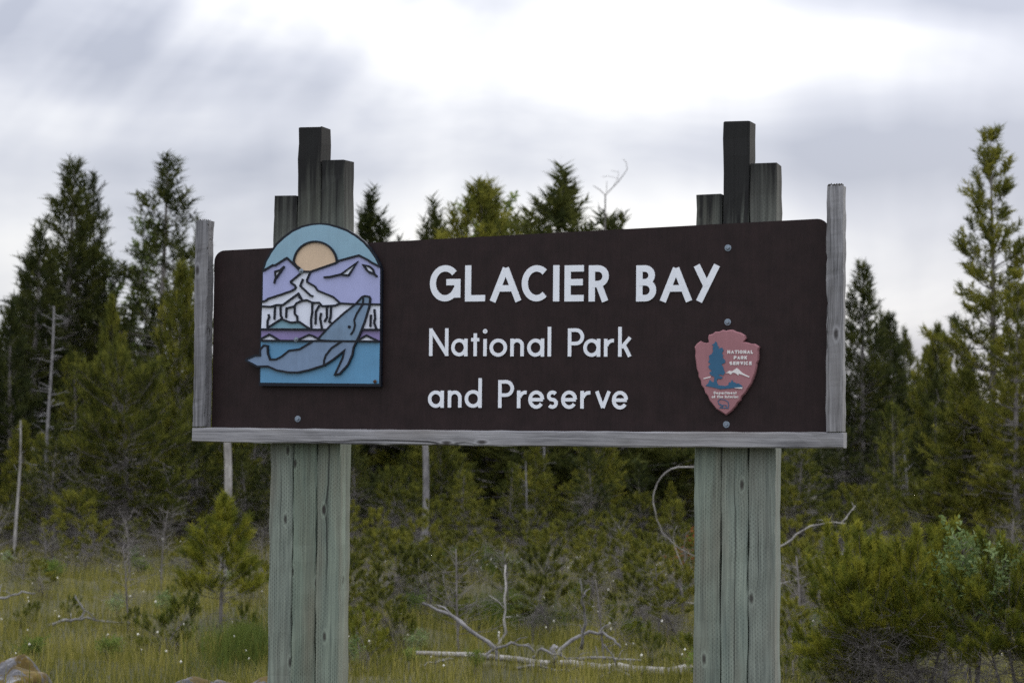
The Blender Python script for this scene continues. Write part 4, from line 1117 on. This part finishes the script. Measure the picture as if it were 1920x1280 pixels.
dt = sticks('dead_tree', 'dead leafless tree with pale curving limbs behind the badge post', 27.0,
            [([(1400, 1200), (1395, 1100), (1385, 1000), (1392, 920)], .04), ([(1385, 1010), (1340, 880), (1300, 874), (1258, 878), (1232, 905), (1226, 945), (1236, 985), (1262, 1018), (1302, 1042)], .011),
             ([(1388, 1060), (1470, 1022), (1505, 992), (1550, 981), (1586, 981)], .015), ([(1578, 980), (1590, 965), (1604, 947)], .009), ([(1392, 1110), (1470, 1092), (1530, 1072), (1562, 1044), (1592, 1036)], .009),
             ([(1395, 1130), (1310, 1090), (1280, 1060), (1262, 1010), (1270, 985)], .008), ([(1398, 1150), (1300, 1130), (1255, 1130), (1225, 1112)], .009), ([(1398, 1160), (1470, 1190), (1500, 1160), (1540, 1130)], .011), ([(1398, 1170), (1310, 1185), (1270, 1195), (1258, 1225)], .009)], 'palewood', 'dead tree', .6, 5)
sticks('dead_branch', 'bent dead branch lying in the open grass', 27, [([(92, 1172), (125, 1163), (150, 1158), (200, 1164), (258, 1166)], .022), ([(150, 1158), (158, 1142), (140, 1118)], .014)], 'deadwood')
sticks('dead_branch', 'short dead branch reaching into the grass near the wood edge', 28, [([(-40, 1130), (0, 1122), (32, 1111), (66, 1112)], .020)], 'deadwood')
sticks('stub_post', 'small dark stub of wood standing in the grass', 20.8, [([(203, 1300), (203, 1266)], .028)], 'deadwood', 'stump', .01)

# --- rocks
def rock(name, px, top, d, w, dp, label, seed, sink=.35, flat=1.0):
    rng = np.random.default_rng(seed)
    bm = bmesh.new(); h = top_h(px, top, d)
    for _ in range(15):
        q = rng.normal(0, 1, 3); q /= np.linalg.norm(q); bm.verts.new(q)
    hull = bmesh.ops.convex_hull(bm, input=bm.verts)
    bmesh.ops.delete(bm, geom=[v for v in bm.verts if not v.link_faces], context='VERTS')
    bmesh.ops.bevel(bm, geom=list(bm.edges), offset=.09, segments=2, profile=.6, affect='EDGES')
    bmesh.ops.triangulate(bm, faces=bm.faces)
    bmesh.ops.subdivide_edges(bm, edges=bm.edges, cuts=2, use_grid_fill=True)
    ph = rng.uniform(0, 6, (8, 3)); fr = rng.normal(0, 5.5, (8, 3))
    for v in bm.verts:
        c0 = np.array(v.co); c1 = c0 * (1 + sum(.016 * math.sin(float(fr[i] @ c0) + ph[i][0]) for i in range(8)))
        v.co = (c1[0] * w / 2, c1[1] * dp / 2, c1[2] * h * flat / (1 + sink))
    zt_ = max(v.co.z for v in bm.verts)
    for v in bm.verts: v.co.z += h - zt_
    me = bpy.data.meshes.new(name); bm.to_mesh(me); bm.free(); me.materials.append(M['rock'])
    me.polygons.foreach_set('use_smooth', [True] * len(me.polygons))
    o = bpy.data.objects.new(name, me); COL.objects.link(o); x = gx(px, d); o.location = (x, d, gz(x, d))
    tag(o, label, 'rock'); return o


rock('boulder', 14, 1225, 15.6, .50, .5, 'pointed grey boulder with brown moss cap', 1)
rock('boulder', 42, 1250, 15.0, .52, .5, 'mossy boulder in front of the pointed grey boulder', 2)
rock('boulder', 365, 1268, 14.4, .38, .45, 'flat grey rock low in the grass near the post under the picture plate', 3)
rock('boulder', 430, 1271, 14.2, .32, .4, 'small flat grey rock between the flat rock and the post', 5)
rock('boulder', 490, 1265, 14.0, .24, .4, 'yellow mossed rock touching the post under the picture plate', 8)

# ------------------------------------------------------------------ grass and cotton grass
def grass(n, dmin, dmax, hmin, hmax, mat, seed, region=None, width=.007, pw=1.0, name='grass', label='olive and straw coloured sedge covering the bog meadow', fade=False):
    rng = np.random.default_rng(seed)
    u = rng.random(n); d = dmin + (dmax - dmin) * u ** pw
    if region is None: x = (rng.random(n) * 2 - 1) * (.27 * d + 2.0)
    else:
        a = rng.random(n) * 6.283; r = np.abs(rng.normal(0, .55, n)); x = region[0] + region[2] * r * np.cos(a); d = region[1] + region[3] * r * np.sin(a)
    # clumping
    cl = np.sin(2.1 * x + 1.3 * d) * np.sin(1.7 * d - 2.3 * x + 1) + .5 * np.sin(5.3 * x + 1) * np.sin(4.1 * d)
    z = np.array([gz(float(a), float(b2)) for a, b2 in zip(x, d)])
    h = (hmin + (hmax - hmin) * rng.random(n)) * (1 + .25 * cl)
    az = rng.random(n) * 6.283; bend = rng.uniform(.1, .55, n) * h
    wd = width * rng.uniform(.6, 1.4, n)
    sx, sy = -np.sin(az), np.cos(az)
    p0 = np.stack([x, d, z - .02], 1); side = np.stack([sx * wd / 2, sy * wd / 2, np.zeros(n)], 1)
    dirv = np.stack([np.cos(az), np.sin(az), np.zeros(n)], 1)
    mid = p0 + dirv * (bend * .35)[:, None] + np.stack([np.zeros(n), np.zeros(n), h * .6], 1)
    tip = p0 + dirv * bend[:, None] + np.stack([np.zeros(n), np.zeros(n), h], 1)
    T = np.empty((n, 3, 3, 3))
    T[:, 0] = np.stack([p0 - side, p0 + side, mid + side * .7], 1)
    T[:, 1] = np.stack([p0 - side, mid + side * .7, mid - side * .7], 1)
    T[:, 2] = np.stack([mid - side * .7, mid + side * .7, tip], 1)
    tint = np.clip(.45 + .25 * cl + rng.normal(0, .33, n), 0, 1)
    me = mesh_from_tris(name, T.reshape(-1, 3, 3), np.repeat(tint, 3), M[mat])
    o = bpy.data.objects.new(name, me); COL.objects.link(o); tag(o, label, 'grass', kind='stuff'); return o


grass(120000, 19.5, 52, .14, .36, 'grass', 1, pw=1.2)
grass(26000, 12.4, 20.5, .06, .17, 'grass', 7, name='bank_grass', label='short grass on the bank falling away behind the sign')
grass(9000, 8.5, 13.5, .10, .28, 'grass', 2, name='verge_grass', label='short grass on the verge at the foot of the sign')
grass(6000, 0, 0, .35, .6, 'tussock', 3, (gx(870, 38), 38, 1.1, 1.0), name='green_sedge', label='vivid green sedge tussock in the middle of the meadow')
grass(2600, 0, 0, .2, .42, 'tussock', 4, (gx(462, 24.2), 24.2, .5, 1.8), name='green_sedge', label='fresh green grass patch beside the young pine')
grass(3500, 0, 0, .25, .45, 'tussock', 6, (gx(960, 28.5), 28.5, .7, 1.5), name='green_sedge', label='fresh green grass patch behind the fallen log')


def cotton(n, seed):
    rng = np.random.default_rng(seed); T = []
    for i in range(n):
        if i % 3 == 0: d = rng.uniform(34, 41); x = gx(rng.uniform(880, 1300), d)
        else: d = 20.5 + 22 * rng.random() ** 1.2; x = (rng.random() * 2 - 1) * (.26 * d + .5)
        z = gz(x, d) + rng.uniform(.22, .42); s = rng.uniform(.006, .014)
        c0 = np.array([x, d, z]); A = [c0 + np.array(v) * s for v in ((1, 0, 0), (0, 1, 0), (-1, 0, 0), (0, -1, 0), (0, 0, 1.3), (0, 0, -1.3))]
        for a, b2, c2 in ((0, 1, 4), (1, 2, 4), (2, 3, 4), (3, 0, 4), (1, 0, 5), (2, 1, 5), (3, 2, 5), (0, 3, 5)): T.append([A[a], A[b2], A[c2]])
    T = np.array(T); me = mesh_from_tris('cotton_grass', T, np.zeros(len(T)), M['cotton'])
    o = bpy.data.objects.new('cotton_grass', me); COL.objects.link(o); tag(o, 'white cotton grass heads dotted over the meadow', 'grass', kind='stuff')


cotton(420, 9)
